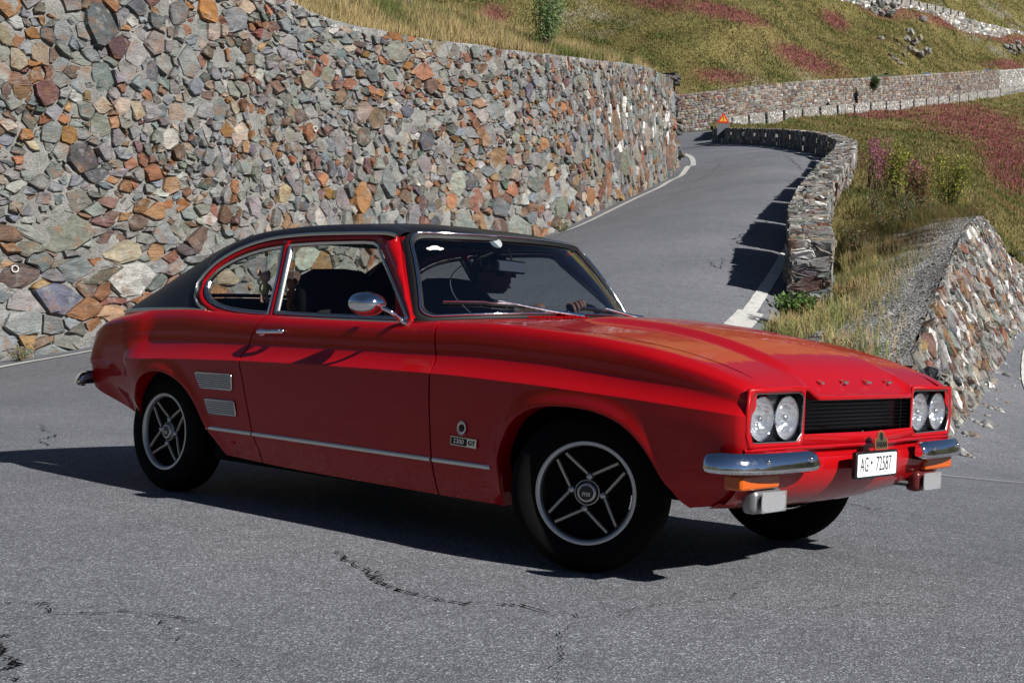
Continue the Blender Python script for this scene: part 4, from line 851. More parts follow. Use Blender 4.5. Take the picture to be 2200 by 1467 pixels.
YG = [(.20, .24, .04), (.30, .29, .05), (.13, .18, .04), (.36, .32, .07)]; DGc = [(.09, .13, .05), (.13, .18, .08), (.18, .22, .12), (.06, .10, .04)]; RDc = [(.25, .10, .05), (.16, .13, .05), (.30, .20, .08), (.12, .13, .04)]
shrub(1172, 100, 33.8, 1.45, .85, 1, 'grey-green willow bush growing on top of the tall stone wall', [(.16, .26, .09), (.22, .33, .12), (.28, .36, .18), (.11, .18, .06)], 20, 4200, .06)
shrub(1925, 420, 27.5, 1.0, .55, 2, 'yellow-green leafy shrub beside the pink willow-herb near the second parapet block', YG, 12, 1700, .06, group=None)
shrub(2040, 452, 26.5, 1.0, .75, 3, 'wide yellowish shrub at the far end of the gravel bench', YG, 14, 2000, .055)
shrub(1975, 440, 26.0, .75, .6, 4, 'low reddish-green bush between the two yellow shrubs', RDc, 12, 1500, .05)
MAG = (.42, .13, .24)
for i, (px, py, D, h) in enumerate([(1868, 398, 31.5, 1.1), (1885, 408, 30.0, 1.15), (1900, 415, 29.5, .95), (1945, 418, 30, .8), (1962, 425, 29, .75)]):
    shrub(px, py, D, h, .45, 20+i, ['tall pink willow-herb right beside the curving parapet', 'pink willow-herb clump left of the yellow shrub', 'short pink willow-herb half hidden by the yellow shrub', 'pink willow-herb behind the two yellow shrubs', 'small pink willow-herb between the yellow shrubs'][i], RDc, 9, 500, .045, pink=MAG, name='willow_herb', cat='flowers', group='pink willow-herb plants on the bench')
for i, (px, py, D, h) in enumerate([(1880, 470, 25, .55), (1905, 505, 22.5, .5), (1950, 500, 22.8, .6), (1850, 545, 20.5, .42), (1985, 480, 24, .5)]):
    shrub(px, py, D, h, .5, 40+i, ['reddish weed clump beside the second parapet block', 'brown-green weed clump in the middle of the grass strip', 'tall dry weed clump by the edge of the gravel', 'low green weed clump beside the nearest parapet block', 'dry weed clump just below the wide yellow shrub'][i], RDc+DGc, 12, 500, .04, name='weed_clump', cat='weeds', group='weed clumps on the grass strip')
shrub(1705, 688, 15.4, .22, .55, 60, 'low green dandelion leaves at the foot of the nearest parapet block', [(.08, .15, .03), (.12, .2, .05), (.06, .11, .03)], 14, 900, .075, name='dandelion_patch', cat='weeds')
shrub(1878, 195, 168.5, 1.6, 1.2, 61, 'dark green bush growing out of the long far wall', [(.05, .09, .03), (.08, .12, .04)], 12, 900, .28)
shrub(1443, 372, 44.6, .40, .5, 62, 'small green tuft at the foot of the tall wall where it ends', [(.09, .14, .04), (.15, .18, .05)], 10, 400, .07, name='grass_tuft', cat='weeds')
shrub(1208, 497, 30.2, .20, .3, 63, 'tiny green tuft between tall wall and white line above the roof', [(.09, .14, .04), (.18, .18, .07)], 8, 200, .05, name='grass_tuft', cat='weeds')
shrub(44, 772, 18.6, .16, .35, 64, 'tiny tuft at the foot of the tall wall at the left edge', [(.09, .14, .04), (.28, .22, .10)], 8, 240, .04, name='grass_tuft', cat='weeds')
# ---- warning sign at the end of the near parapet
sg = at(1551, 318, 71.0); sign = tag(empty('warning_sign', tuple(sg)), 'red and yellow triangular warning sign with exclamation mark above a blank grey panel', 'sign')
f1 = -np.array([CF[0], CF[1], 0])/np.linalg.norm(CF[:2]); rgt = np.cross([0, 0, 1.], f1); 
s_ = 71/FPX
def quad(name, a, b, c, d, off, mat, par):   # a..d in pixels-at-distance from the sign foot, x right, y up
    P = [sg+rgt*x*s_+np.array([0, 0, y*s_])+f1*off for x, y in (a, b, c, d)]; o = mesh(name, P, [(0, 1, 2, 3)], mat, par, 0); return o
POSTM = pmat('zinc_post', (.40, .41, .42), .4, .7); MB().tube([sg-np.array([0, 0, .3]), sg+np.array([0, 0, 72*s_])], .03, 10).build('post', POSTM, sign, 60)
def tri(name, hw, yb, yt, off, mat):
    P = [sg+rgt*x*s_+np.array([0, 0, y*s_])+f1*o_ for o_ in (off, off-.02) for x, y in ((-hw, yb), (hw, yb), (0, yt))]; mesh(name, P, [(0, 1, 2), (5, 4, 3), (0, 3, 4, 1), (1, 4, 5, 2), (2, 5, 3, 0)], mat, sign, 0)
tri('triangle_plate', 13.2, 53, 76, .05, pmat('sign_red', (.50, .015, .012), .4)); tri('triangle_field', 7.8, 56.4, 69.6, .056, pmat('sign_yellow', (.72, .34, .02), .4))
quad('exclamation_mark', (-.7, 60), (.7, 60), (.8, 67.5), (-.8, 67.5), .062, INKS if 'INKS' in globals() else pmat('sign_black', (.01, .01, .01), .5), sign); quad('exclamation_dot', (-.7, 57.2), (.7, 57.2), (.7, 59), (-.7, 59), .062, bpy.data.materials['sign_black'], sign)
gp_ = quad('grey_panel', (-12, 21), (10, 22), (13.2, 52), (-12, 51), .05, pmat('sign_grey', (.10, .11, .125), .5), sign); thick(gp_, .02)
# small far sign
sg2 = at(2058, 205, 190); s2 = tag(empty('far_sign', tuple(sg2)), 'tiny dark triangular sign seen from behind in front of the far wall', 'sign')
MB().tube([sg2-np.array([0, 0, 1]), sg2+np.array([0, 0, 1.3])], .04, 6).build('post', POSTM, s2, 0); k_ = 190/FPX
mesh('sign_plate', [sg2+rgt*x*k_+np.array([0, 0, y*k_])+f1*o_ for o_ in (.1, .06) for x, y in ((-6.5, 11), (6.5, 11), (0, 25))], [(0, 1, 2), (5, 4, 3), (0, 3, 4, 1), (1, 4, 5, 2), (2, 5, 3, 0)], pmat('sign_back', (.06, .04, .04), .5), s2, 0)
# ================================================================== THE RED COUPE
def paint_mat():
    m = pmat('red_paint', (.40, .0033, .0065), .38, 0, .75, .12, .02); bs(m).inputs['Coat IOR'].default_value = 1.42
    n = noise_node(m, 2.2, 3, .5, objvec(m)); n2 = noise_node(m, 9, 2, .5, objvec(m))
    b = N(m, 'ShaderNodeBump'); b.inputs['Strength'].default_value = .05; b.inputs['Distance'].default_value = .02; Lk(m, n2.outputs[0], b.inputs['Height'])
    Lk(m, b.outputs[0], bs(m).inputs['Coat Normal'])
    c = mixc(m, n.outputs[0], (.38, .003, .0058), (.42, .0036, .007)); Lk(m, c, bs(m).inputs['Base Color'])
    return m
PAINT = paint_mat()
VINYL = pmat('black_vinyl', (.012, .012, .014), .38, spec=.5)
_n = N(VINYL, 'ShaderNodeTexVoronoi'); _n.inputs['Scale'].default_value = 420; Lk(VINYL, objvec(VINYL), _n.inputs['Vector']); Lk(VINYL, bump(VINYL, _n.outputs[0], .35, .001), bs(VINYL).inputs['Normal'])
CHROME = pmat('chrome', (.82, .83, .85), .06, 1)
_n = noise_node(CHROME, 60, 3, .6, objvec(CHROME)); _r = ramp(CHROME, _n.outputs[0], [(.4, .04), (.75, .14)]); Lk(CHROME, _r.outputs[0], bs(CHROME).inputs['Roughness'])
TRIM = pmat('bright_trim', (.72, .71, .66), .22, 1)
RUBBER = pmat('black_rubber', (.010, .010, .011), .55, spec=.3)
TYRE = pmat('tyre_rubber', (.006, .006, .006), .85, spec=.12)
BLACK = pmat('black_paint', (.006, .006, .008), .3, coat=.4)
DARK = pmat('underbody_black', (.006, .006, .006), .9, spec=.1)
SEAT = pmat('seat_cloth', (.008, .008, .009), .8, spec=.2)
STRIP = pmat('side_strip_metal', (.80, .78, .72), .35, .55)
SILVER = pmat('silver_alloy', (.55, .55, .56), .38, .85)
ALLOYD = pmat('dark_alloy', (.035, .035, .037), .5, .6)
WHITE = pmat('white_enamel', (.82, .83, .84), .35)
INK = pmat('black_ink', (.008, .008, .01), .5)
LENS = pmat('lamp_reflector', (.92, .93, .95), .10, .80)
_v = N(LENS, 'ShaderNodeTexVoronoi'); _v.inputs['Scale'].default_value = 42; Lk(LENS, objvec(LENS), _v.inputs['Vector']); Lk(LENS, bump(LENS, _v.outputs[0], .8, .006), bs(LENS).inputs['Normal'])
def glass_mat(name, tint, gl=.03, lit_mix=.0, ior=1.5):
    m = bpy.data.materials.new(name); m.use_nodes = True; t = m.node_tree; t.nodes.remove(t.nodes['Principled BSDF']); out = t.nodes['Material Output']
    tr = t.nodes.new('ShaderNodeBsdfTransparent'); tr.inputs[0].default_value = (*tint, 1)
    g = t.nodes.new('ShaderNodeBsdfGlossy'); g.inputs['Roughness'].default_value = gl
    ge = t.nodes.new('ShaderNodeNewGeometry'); dt = t.nodes.new('ShaderNodeVectorMath'); dt.operation = 'DOT_PRODUCT'; t.links.new(ge.outputs['Normal'], dt.inputs[0]); t.links.new(ge.outputs['Incoming'], dt.inputs[1])
    def mth(op, a, b):
        q = t.nodes.new('ShaderNodeMath'); q.operation = op
        for i, v in enumerate((a, b)):
            if v is None: continue
            if hasattr(v, 'is_linked'): t.links.new(v, q.inputs[i])
            else: q.inputs[i].default_value = v
        return q.outputs[0]
    f0 = ((ior-1)/(ior+1))**2; k = mth('POWER', mth('SUBTRACT', 1.0, mth('ABSOLUTE', dt.outputs['Value'], None)), 5.0); fr = mth('ADD', mth('MULTIPLY', k, 1-f0), f0)
    mx = t.nodes.new('ShaderNodeMixShader'); t.links.new(fr, mx.inputs[0]); t.links.new(tr.outputs[0], mx.inputs[1]); t.links.new(g.outputs[0], mx.inputs[2])
    last = mx
    if lit_mix:  # grey diffuse share puts the sunlit brightness of lamp lenses into the glass
        d = t.nodes.new('ShaderNodeBsdfDiffuse'); d.inputs[0].default_value = (.5, .5, .5, 1)
        m2 = t.nodes.new('ShaderNodeMixShader'); m2.inputs[0].default_value = lit_mix; t.links.new(mx.outputs[0], m2.inputs[1]); t.links.new(d.outputs[0], m2.inputs[2]); last = m2
    t.links.new(last.outputs[0], out.inputs[0]); return m
GLASS = glass_mat('window_glass', (.82, .85, .82), .02, 0, 1.30); SCREEN = glass_mat('windscreen_glass', (.52, .56, .60), .01, 0, 2.1)
LAMPG = glass_mat('lamp_glass', (.96, .97, .98), .03, .10)
BEZEL = pmat('bezel_grey', (.20, .20, .21), .3, .6)
FOGG = glass_mat('fog_glass', (.95, .96, .97), .03, .26)  # larger diffuse share, so the fog lenses look brighter lit
AMBER = pmat('amber_lens', (.62, .11, .004), .15, coat=.6)
_w = N(AMBER, 'ShaderNodeTexWave'); _w.inputs['Scale'].default_value = 45; _w.bands_direction = 'Y'; Lk(AMBER, objvec(AMBER), _w.inputs['Vector']); Lk(AMBER, bump(AMBER, _w.outputs[0], .5, .003), bs(AMBER).inputs['Normal'])
REDLENS = pmat('red_lens', (.35, .005, .005), .15, coat=.6)
GOLD = pmat('badge_brass', (.45, .30, .12), .35, .8)
SKIN = pmat('skin', (.42, .22, .15), .5)

car = tag(empty('coupe_car', (0, 0, 0)), 'red two-door coupe with black vinyl roof driving through the bend', 'car')

def lean(P):
    """the body rolls a little towards the outside of the bend; the near sill stays where it is"""
    P = np.array(P, float); k = .018-.014*sstep(P[..., 0], 1.2, 1.95)
    P[..., 2] = P[..., 2]+k*(P[..., 1]+.75); return P
# ---- body sections: half width W, shoulder height ZT, crease height ZC, bottom ZB along x
_xs = [-2.03, -2.02, -2.0, -1.96, -1.88, -1.75, -1.60, -1.54, -1.45, -1.2, -.9, -.5, 0, .5, .9, 1.28, 1.55, 1.75, 1.85, 1.92, 1.955]
_W = [.655, .690, .720, .741, .758, .775, .792, .800, .812, .818, .823, .825, .826, .825, .823, .819, .810, .797, .787, .772, .742]
_xt = [-2.03, -2.01, -1.97, -1.90, -1.80, -1.62, -1.35, -1.08, -.8, -.4, 0, .4, .6, .8, 1.0, 1.25, 1.5, 1.7, 1.85, 1.92, 1.955]
_T = [.700, .735, .768, .800, .824, .845, .862, .868, .860, .852, .850, .852, .858, .862, .853, .836, .808, .772, .730, .703, .684]
_xc = [-2.03, -1.6, -1.23, -.55, 0, .586, 1.0, 1.43, 1.8, 1.955]; _C = [.585, .612, .632, .653, .662, .664, .655, .636, .612, .600]
_xb = [-2.03, -1.95, -1.85, -1.7, -1.5, -1.35, -.7, -.4, .2, .93, 1.65, 1.75, 1.955]; _B = [.50, .455, .415, .365, .318, .29, .215, .205, .198, .194, .275, .285, .30]
Wx = lambda x: np.interp(x, _xs, _W); 
def Wf(x): return pchip(x, _xs, _W)
def Tf(x): return pchip(x, _xt, _T)
def Cf(x): return pchip(x, _xc, _C)
def Bf(x): return pchip(x, _xb, _B)
def sect(x):
    """control heights and half widths at station x, bottom to top"""
    W, T, C, B = Wf(x), Tf(x), Cf(x), Bf(x)
    r = sstep(x, -1.50, -1.56)*0  # kept for the rear quarter
    led = .052-.022*sstep(x, 1.2, 1.9)+.0*x          # depth of the ledge above the crease
    led = led*(1-.75*sstep(x, -1.35, -1.62))
    z = [B, B+.055, .335 if B < .24 else B+.10, 0, 0, C, 0, 0, 0, 0, T-.006, T]
    z[2] = max(z[2], B+.07); h = C-z[2]; z[3] = z[2]+h*.36; z[4] = z[2]+h*.72
    g = (T-.006)-C; z[6] = C+g*.17; z[7] = C+g*.38; z[8] = C+g*.64; z[9] = C+g*.87
    top = .095-.02*sstep(x, 1.6, 1.95)+.03*sstep(x, -1.5, -1.95)
    d = [.085, .062, .036, .018, .004, 0, led*.62, led*1.03, led*1.03, led*1.0+.004, top-.018, top]
    tl = 1-.72*sstep(-x, 1.68, 1.93); d[0] *= tl; d[1] *= tl; d[2] *= tl; d[3] *= tl
    st = .026*(1-sstep(x, -1.605, -1.545))*(1-sstep(x, -1.85, -2.0)*.0 if x > -1.8 else 1-sstep(-x, 1.8, 2.0)); d[0] += st; d[1] += st; d[2] += st; d[3] += st; d[4] += st; d[5] += st*.7; d[6] += st*.3
    tk = sstep(x, -1.80, -2.03)
    d[9] += .004+.015*tk; d[8] += .01*tk
    return np.array(z), W-np.array(d)
def dense(z, y, n=6):
    """smooth curve through the controls, with the crease (index 5) kept sharp"""
    out = []
    for a, b in ((0, 5), (5, 11)):
        P = np.stack([y[a:b+1], z[a:b+1]], -1); Q = np.vstack([2*P[0]-P[1], P, 2*P[-1]-P[-2]])
        for i in range(len(P)-1):
            p0, p1, p2, p3 = Q[i:i+4]
            for t in np.linspace(0, 1, n, endpoint=False): out.append(.5*((2*p1)+(-p0+p2)*t+(2*p0-5*p1+4*p2-p3)*t*t+(-p0+3*p1-3*p2+p3)*t**3))
        if b == 11: out.append(P[-1])
    return np.array(out)
NV = 6*11+1; ICREASE = 30
F_ARCH = [(.962, .195), (.936, .262), (.926, .33), (.940, .40), (.968, .455), (1.010, .512), (1.075, .556), (1.161, .579), (1.277, .585), (1.39, .576), (1.49, .545), (1.56, .495), (1.61, .435), (1.655, .36), (1.695, .305), (1.73, .283)]
R_ARCH = [(-1.452, .300), (-1.462, .37), (-1.455, .43), (-1.425, .50), (-1.36, .549), (-1.272, .571), (-1.19, .570), (-1.10, .550), (-1.03, .52), (-.985, .487), (-.93, .43), (-.885, .36), (-.83, .29), (-.775, .225)]
def arch_z(x):
    for A in (F_ARCH, R_ARCH):
        a = crv(A, 120); 
        lo, hi = a[0, 0], a[-1, 0]
        i0 = int(np.argmin(a[:, 0]))
        if a[i0, 0] <= x <= hi:
            return float(np.interp(x, a[i0:, 0], a[i0:, 1]))
    return None
_FA = crv(F_ARCH, 160); _RA = crv(R_ARCH, 160)
def near_arch(x, z):
    d = min(np.min(np.hypot(_FA[:, 0]-x, _FA[:, 1]-z)), np.min(np.hypot(_RA[:, 0]-x, _RA[:, 1]-z))); return d
XR = ([.20, .266, .338, .56, .633, .68, .745, .79, .845, .87], [-.515, -.515, -.531, -.575, -.60, -.618, -.60, -.575, -.53, -.515])
XF = ([.20, .33, .60, .66, .74, .80, .86, .88], [.58, .58, .585, .585, .56, .55, .543, .54])
def side_col(u, anchor=None):
    """column of side points for nominal station u; anchor=('r'|'f', +-gap) pins it to a door line, 'n' to the nose edge"""
    z, y = sect(u); c = dense(z, y); zz = c[:, 1]
    xr = np.interp(zz, *XR); xf = np.interp(zz, *XF)
    off_r = (xr+.56); off_f = (xf-.575)
    wr = np.exp(-((u+.56)/.12)**2) if u != -.56 else 1.; wf = np.exp(-((u-.575)/.12)**2)
    x = u+off_r*wr+off_f*wf
    nz = np.interp(zz, [.26, .30, .36, .42, .47, .50, .70], [-.14, -.09, -.035, -.01, -.005, 0, 0])
    x = x+nz*sstep(u, 1.70, 1.955)
    tz = np.interp(zz, [.42, .50, .62, .72, .80], [.02, .008, 0, .01, .06]); x = x+tz*sstep(u, -1.7, -2.03)
    return np.stack([x, -c[:, 0], zz], -1)
def stations(a, b, step=.035, extra=()):
    s = list(np.linspace(a, b, max(2, int(abs(b-a)/step)+1)))
    for e0, e1, k in extra: s += list(np.linspace(e0, e1, k))
    return sorted(set(round(v, 5) for v in s if a-1e-6 <= v <= b+1e-6))
def side_panel(name, a, b, v0=0, v1=NV-1, parent=car, arch=False, extra=()):
    cols = []
    for u in stations(a, b, .035, extra):
        c = side_col(u)
        if arch:
            za = arch_z(float(c[12, 0]))
            if za is not None:
                k = ICREASE; zc = c[k, 2]; z0 = c[0, 2]
                if za > z0:
                    zn = za+(c[:k+1, 2]-z0)/(zc-z0)*(zc-za); yy = np.interp(zn, c[:k+1, 2], c[:k+1, 1]); xx = np.interp(zn, c[:k+1, 2], c[:k+1, 0])
                    c[:k+1] = np.stack([xx, yy, zn], -1)
            for p in c:
                d = near_arch(p[0], p[2])
                if d < .10: p[1] -= .010*math.exp(-(d/.035)**2)
        cols.append(c[v0:v1+1])
    P = np.array(cols)
    # returned edges all round
    def inner(E, dx=0, dz=0): Q = E.copy(); Q[..., 1] += .022; Q[..., 0] += dx; Q[..., 2] += dz; return Q
    P = np.concatenate([inner(P[:1], .002), P, inner(P[-1:], -.002)], 0)
    P = np.concatenate([inner(P[:, :1])+np.array([0, .05 if arch else 0, 0]), P, inner(P[:, -1:])], 1)
    out = []
    for s in (1, -1):
        Q = P.copy(); Q[..., 1] *= s
        out.append(grid(name, lean(Q), PAINT, parent, 28, flip=(s < 0)))
    return out
ITOP = NV-1; ISILL = 9
side_panel('front_wing', .579, 1.948, 0, ITOP, arch=True, extra=((.925, 1.02, 14), (1.55, 1.73, 16), (1.88, 1.948, 8)))
side_panel('rear_wing', -2.03, -.564, 0, ITOP, arch=True, extra=((-1.464, -1.36, 14), (-.95, -.77, 14), (-2.03, -1.94, 12), (-1.63, -1.5, 8)))
side_panel('sill_panel', -.556, .571, 0, ISILL)
doors = side_panel('door', -.556, .571, ISILL, ITOP)
# dark backing that shows through the shut lines, floor pan and wheel wells
m = MB()
for s in (-1, 1):
    m.box((.0, s*.70, .52), (.66, .03, .32)); 
    m.box((0.0, s*.60, .24), (.90, .12, .05))
m.box((-.10, 0, .30), (1.75, .50, .03)).box((0, 0, .22), (1.0, .62, .02)).box((1.25, 0, .45), (.50, .40, .17)).box((-1.45, 0, .45), (.40, .45, .17))
m.build('floor_pan', DARK, car, 0)
for s in (-1, 1):
    for cx, r in ((1.325, .385), (-1.125, .375)):
        m = MB(); V = []; n = 24; zf = lambda a: .24 if (cx > 0) == (math.cos(a) < 0) else (.31 if cx > 0 else .34)
        for j in range(n+1):
            a = math.pi*(0.0+1.0*j/n)
            V += [(cx+r*math.cos(a), s*.735, max(zf(a), .19+r*.95*math.sin(a))), (cx+r*math.cos(a), s*.42, max(zf(a), .19+r*.95*math.sin(a)))]
        m.add(V, [(2*j, 2*j+1, 2*j+3, 2*j+2) for j in range(n)]); m.add([v for v in V[1::2]], [tuple(range(n+1))])
        m.build('wheel_well', DARK, car, 60)
# ---- bonnet, wing tops, cowl
def bonnet_z(x, Y):
    """height of the top surface between the shut lines"""
    Y = abs(Y); e = Tf(min(x, 1.955)); 
    base = e+.004+.020*(1-(Y/.64)**2)*(1-.6*sstep(x, 1.5, 1.95))
    b = (.024-.008*sstep(x, 1.2, 1.9))*sstep(x, .75, 1.0)*(1-sstep(Y, .20+.13*sstep(x, 1.1, 1.9), .30+.10*sstep(x, 1.1, 1.9)))
    return base+b
def xfront(Y): Y = np.abs(Y); return 1.976-.033*np.minimum(1, (Y/.42))**2+.0*Y
us = stations(.70, 1.93, .04)+[1.935, 1.945]; ys = np.linspace(-1, 1, 85)
P = []
for u in us:
    hy = .632-.005*sstep(u, 1.7, 1.95); row = []
    for t in ys:
        Y = t*hy; xe = xfront(Y)-.012+.022*(1-sstep(abs(Y), .335, .385)); fx = sstep(u, 1.55, 1.945)
        x = u+(xe-1.945)*fx+.05*(1-(Y/.632)**2)*(1-sstep(u, .70, .85))*.6
        z = bonnet_z(x if x < 1.955 else 1.955, Y)
        lip = 1-sstep(abs(Y), .335, .385)
        z -= .008*sstep(x, 1.85, 1.96)+.036*lip*sstep(x, 1.80, 1.97)
        row.append((x, Y, z))
    P.append(row)
# rolled front lip
for dx, dz in ((.008, -.003), (.012, -.009), (.009, -.017), (-.03, -.019)):
    P.append([(q[0]+dx, q[1], q[2]+dz) for q in P[len(us)-1]])
P = np.array(P); BON = P.copy()
P = np.concatenate([P[:, :1]+[0, .004, -.02], P, P[:, -1:]+[0, -.004, -.02]], 1)
bonnet = grid('bonnet', lean(P), PAINT, car, 26, flip=True)
# wing top strips between side panel top edge and bonnet shut line; cowl in front of the screen
for s in (-1, 1):
    P = []
    for u in stations(.70, 1.943, .04):
        Yo = Wf(u)-(.095-.02*sstep(u, 1.6, 1.95)); zo = Tf(u); Yi = .638-.005*sstep(u, 1.7, 1.95)
        row = [(u, s*(Yo+.004), zo-.0015)]
        for t in (.25, .5, .75, 1): row.append((u, s*(Yo+(Yi-Yo)*t), zo+(bonnet_z(u, .632)-.001-zo)*t))
        row.append((u, s*Yi, zo-.03)); P.append(row)
    P.append([(q[0]+.004, q[1], q[2]-.004) for q in P[-1]]); P.append([(q[0]+.001, q[1], q[2]-.014) for q in P[-1]])
    grid('wing_top', lean(P), PAINT, car, 40, flip=(s < 0))
def ws_base(Y): Y = abs(Y); return np.array([.615-.245*(Y/.68)**2.3, 0, .900-.030*(Y/.68)**2.5])
def ws_top(Y): Y = abs(Y); return np.array([.300-.155*(Y/.55)**2.2, 0, 1.212-.008*(Y/.55)**2])
P = []
for t in np.linspace(-1, 1, 41):
    Y0 = t*.735; b = ws_base(min(abs(Y0), .70)); Yt = Y0
    row = []
    xe = .694+.03*(1-t*t)
    ze = bonnet_z(.74, min(abs(Y0), .632)) if abs(Y0) < .632 else Tf(.7)
    for k in np.linspace(0, 1, 6): row.append((b[0]-.01+(xe-b[0]+.01)*k, Y0, (b[2]-.012)*(1-k)+ze*k-.006*math.sin(k*math.pi)))
    row.append((xe, Y0, ze-.03)); P.append(row)
grid('cowl_panel', lean(P), PAINT, car, 40)
m = MB()
for cy in (-.17, .20):
    for k in range(13):
        y = cy-.13+k*.0215; x0 = ws_base(y)[0]+.045; z = bonnet_z(.74, y)*.5+.5*ws_base(y)[2]-.003
        m.box(lean((x0+.02, y, z+.002)), (.028, .0045, .004), rot=((.94, .34*np.sign(cy), 0), (-.34*np.sign(cy), .94, 0), (0, 0, 1)))
o = m.build('air_intake_louvre', PAINT, car)
# ---- greenhouse
KT = .47
def tum(x, z, s=1, off=0): return (x, s*(-(.712+off-KT*(z-.886))), z)
DRIP = [(.098, 1.203), (.06, 1.211), (.002, 1.2155), (-.226, 1.218), (-.513, 1.215), (-.755, 1.196), (-.938, 1.153), (-1.062, 1.095), (-1.129, 1.033), (-1.147, .985), (-1.141, .945), (-1.115, .915), (-1.07, .887), (-.995, .866)]
BELT = [(-.9, .852), (-.75, .845), (-.53, .842), (-.2, .846), (.1, .848), (.385, .846)]
PILL = [(.372, .868), (.30, .945), (.21, 1.06), (.137, 1.165)]
DW = [(-.605, 1.183), (-.401, 1.191), (-.212, 1.193), (-.09, 1.193), (-.03, 1.189), (.008, 1.175), (.035, 1.145), (.173, 1.030), (.285, .933), (.372, .856), (.167, .854), (-.187, .854), (-.50, .856), (-.553, 1.02)]
QW = [(-.635, 1.178), (-.784, 1.160), (-.921, 1.126), (-1.03, 1.078), (-1.088, 1.024), (-1.095, .971), (-1.045, .918), (-.935, .880), (-.80, .861), (-.643, .853), (-.53, .853), (-.575, 1.02)]
def rnd(loop, r=.012, seg=3):
    """round polygon corners"""
    P = np.array(loop, float); out = []; n = len(P)
    for i in range(n):
        a, b, c = P[i-1], P[i], P[(i+1) % n]; u = a-b; v = c-b; lu, lv = np.linalg.norm(u), np.linalg.norm(v); u /= lu; v /= lv
        if u@v < -.93: out.append(tuple(b)); continue
        d = min(r/ max(.2, math.tan(math.acos(np.clip(u@v, -1, 1))/2)), lu*.4, lv*.4)
        p, q = b+u*d, b+v*d
        for t in np.linspace(0, 1, seg+1): out.append(tuple((1-t)**2*p+2*t*(1-t)*b+t*t*q))
    return out
def shrink(loop, d):
    P = np.array(loop); n = len(P); out = []
    A = .5*np.sum(P[:, 0]*np.roll(P[:, 1], -1)-np.roll(P[:, 0], -1)*P[:, 1]); sg = 1 if A > 0 else -1
    for i in range(n):
        e1 = P[i]-P[i-1]; e2 = P[(i+1) % n]-P[i]; n1 = np.array([-e1[1], e1[0]])/np.linalg.norm(e1)*sg; n2 = np.array([-e2[1], e2[0]])/np.linalg.norm(e2)*sg
        b = n1+n2; b /= max(.3, b@b/2+.0) ; out.append(tuple(P[i]+b*d))
    return out
def ccurve(pts, n): return [tuple(p) for p in crv(pts, n)]
dw = rnd(DW, .02, 4); qw = rnd([tuple(p) for p in crv(QW[:11], 30)]+[QW[11]], .010, 3)
out = ccurve(DRIP, 44)+ccurve(BELT, 16)+PILL
for s in (1, -1):
    mp = lambda a, b, s=s: tuple(lean(tum(a, b, s)))
    polyfill('side_window_frame', out, [dw, qw], mp, PAINT, car, .012)
    for lp, nm, w in ((dw, 'door_window', .012), (qw, 'quarter_window', .012)):
        a = [tuple(lean(tum(x, z, s, .004))) for x, z in shrink(lp, .003)]; 
        i1 = [tuple(lean(tum(x, z, s, .010))) for x, z in shrink(lp, .008)]
        i2 = [tuple(lean(tum(x, z, s, .002))) for x, z in shrink(lp, .019)]
        i3 = [tuple(lean(tum(x, z, s, -.012))) for x, z in shrink(lp, .021)]
        fr = grid(nm, np.array([a, i1, i2, i3]), TRIM, car, 50, closev=True)
        polyfill('pane', shrink(lp, .018), [], lambda p, q, s=s: tuple(lean(tum(p, q, s, -.008))), GLASS, fr)
    # drip rail and vinyl edge strip
    pts = [lean(tum(x, z+.004, s, .012)) for x, z in crv(DRIP, 60)]
    MB().tube(pts, 1, 6, flat=(.005, .008, (0, 0, 1))).build('drip_rail', TRIM, car, 60)
    # side glass seal, darker
    # windscreen pillar face towards the screen
m = None
RB = [((.10, .563, 1.203), (.10, .47, 1.228)), ((0, .558, 1.214), (0, .47, 1.250)), ((-.226, .557, 1.217), (-.226, .47, 1.266)), ((-.513, .557, 1.215), (-.513, .475, 1.267)),
      ((-.755, .566, 1.196), (-.77, .50, 1.250)), ((-.938, .586, 1.153), (-.935, .51, 1.229)), ((-1.062, .614, 1.095), (-1.079, .525, 1.192)), ((-1.129, .643, 1.033), (-1.17, .533, 1.160)),
      ((-1.145, .672, .975), (-1.226, .54, 1.137)), ((-1.128, .690, .925), (-1.30, .55, 1.102)), ((-1.075, .708, .888), (-1.365, .56, 1.070)), ((-1.15, .722, .868), (-1.44, .57, 1.035)), ((-1.35, .722, .864), (-1.513, .58, .999)), ((-1.52, .705, .858), (-1.60, .594, .953)), ((-1.68, .675, .850), (-1.68, .612, .912)), ((-1.79, .648, .842), (-1.795, .643, .846))]
B = crv([b for b, r in RB], 90); Rg = crv([r for b, r in RB], 90)
P = []
for b, r in zip(B, Rg):
    row = []
    L = np.linalg.norm(r-b)
    for t in np.linspace(0, 1, 9):
        p = b+(r-b)*t; bul = math.sin(math.pi*t)*L*.10; row.append(p+np.array([0, .6, .8])*bul)
    P.append(row)
P = np.array(P); Lf = P.copy(); Lf[..., 1] *= -1
IR = 8
for s, G in ((1, P), (-1, Lf)):
    Q = np.concatenate([G, G[:, -1:]+np.array([0, -.03*s*1., -.012])], 1)
    grid('sail_panel', lean(Q), VINYL, car, 50, flip=(s < 0))
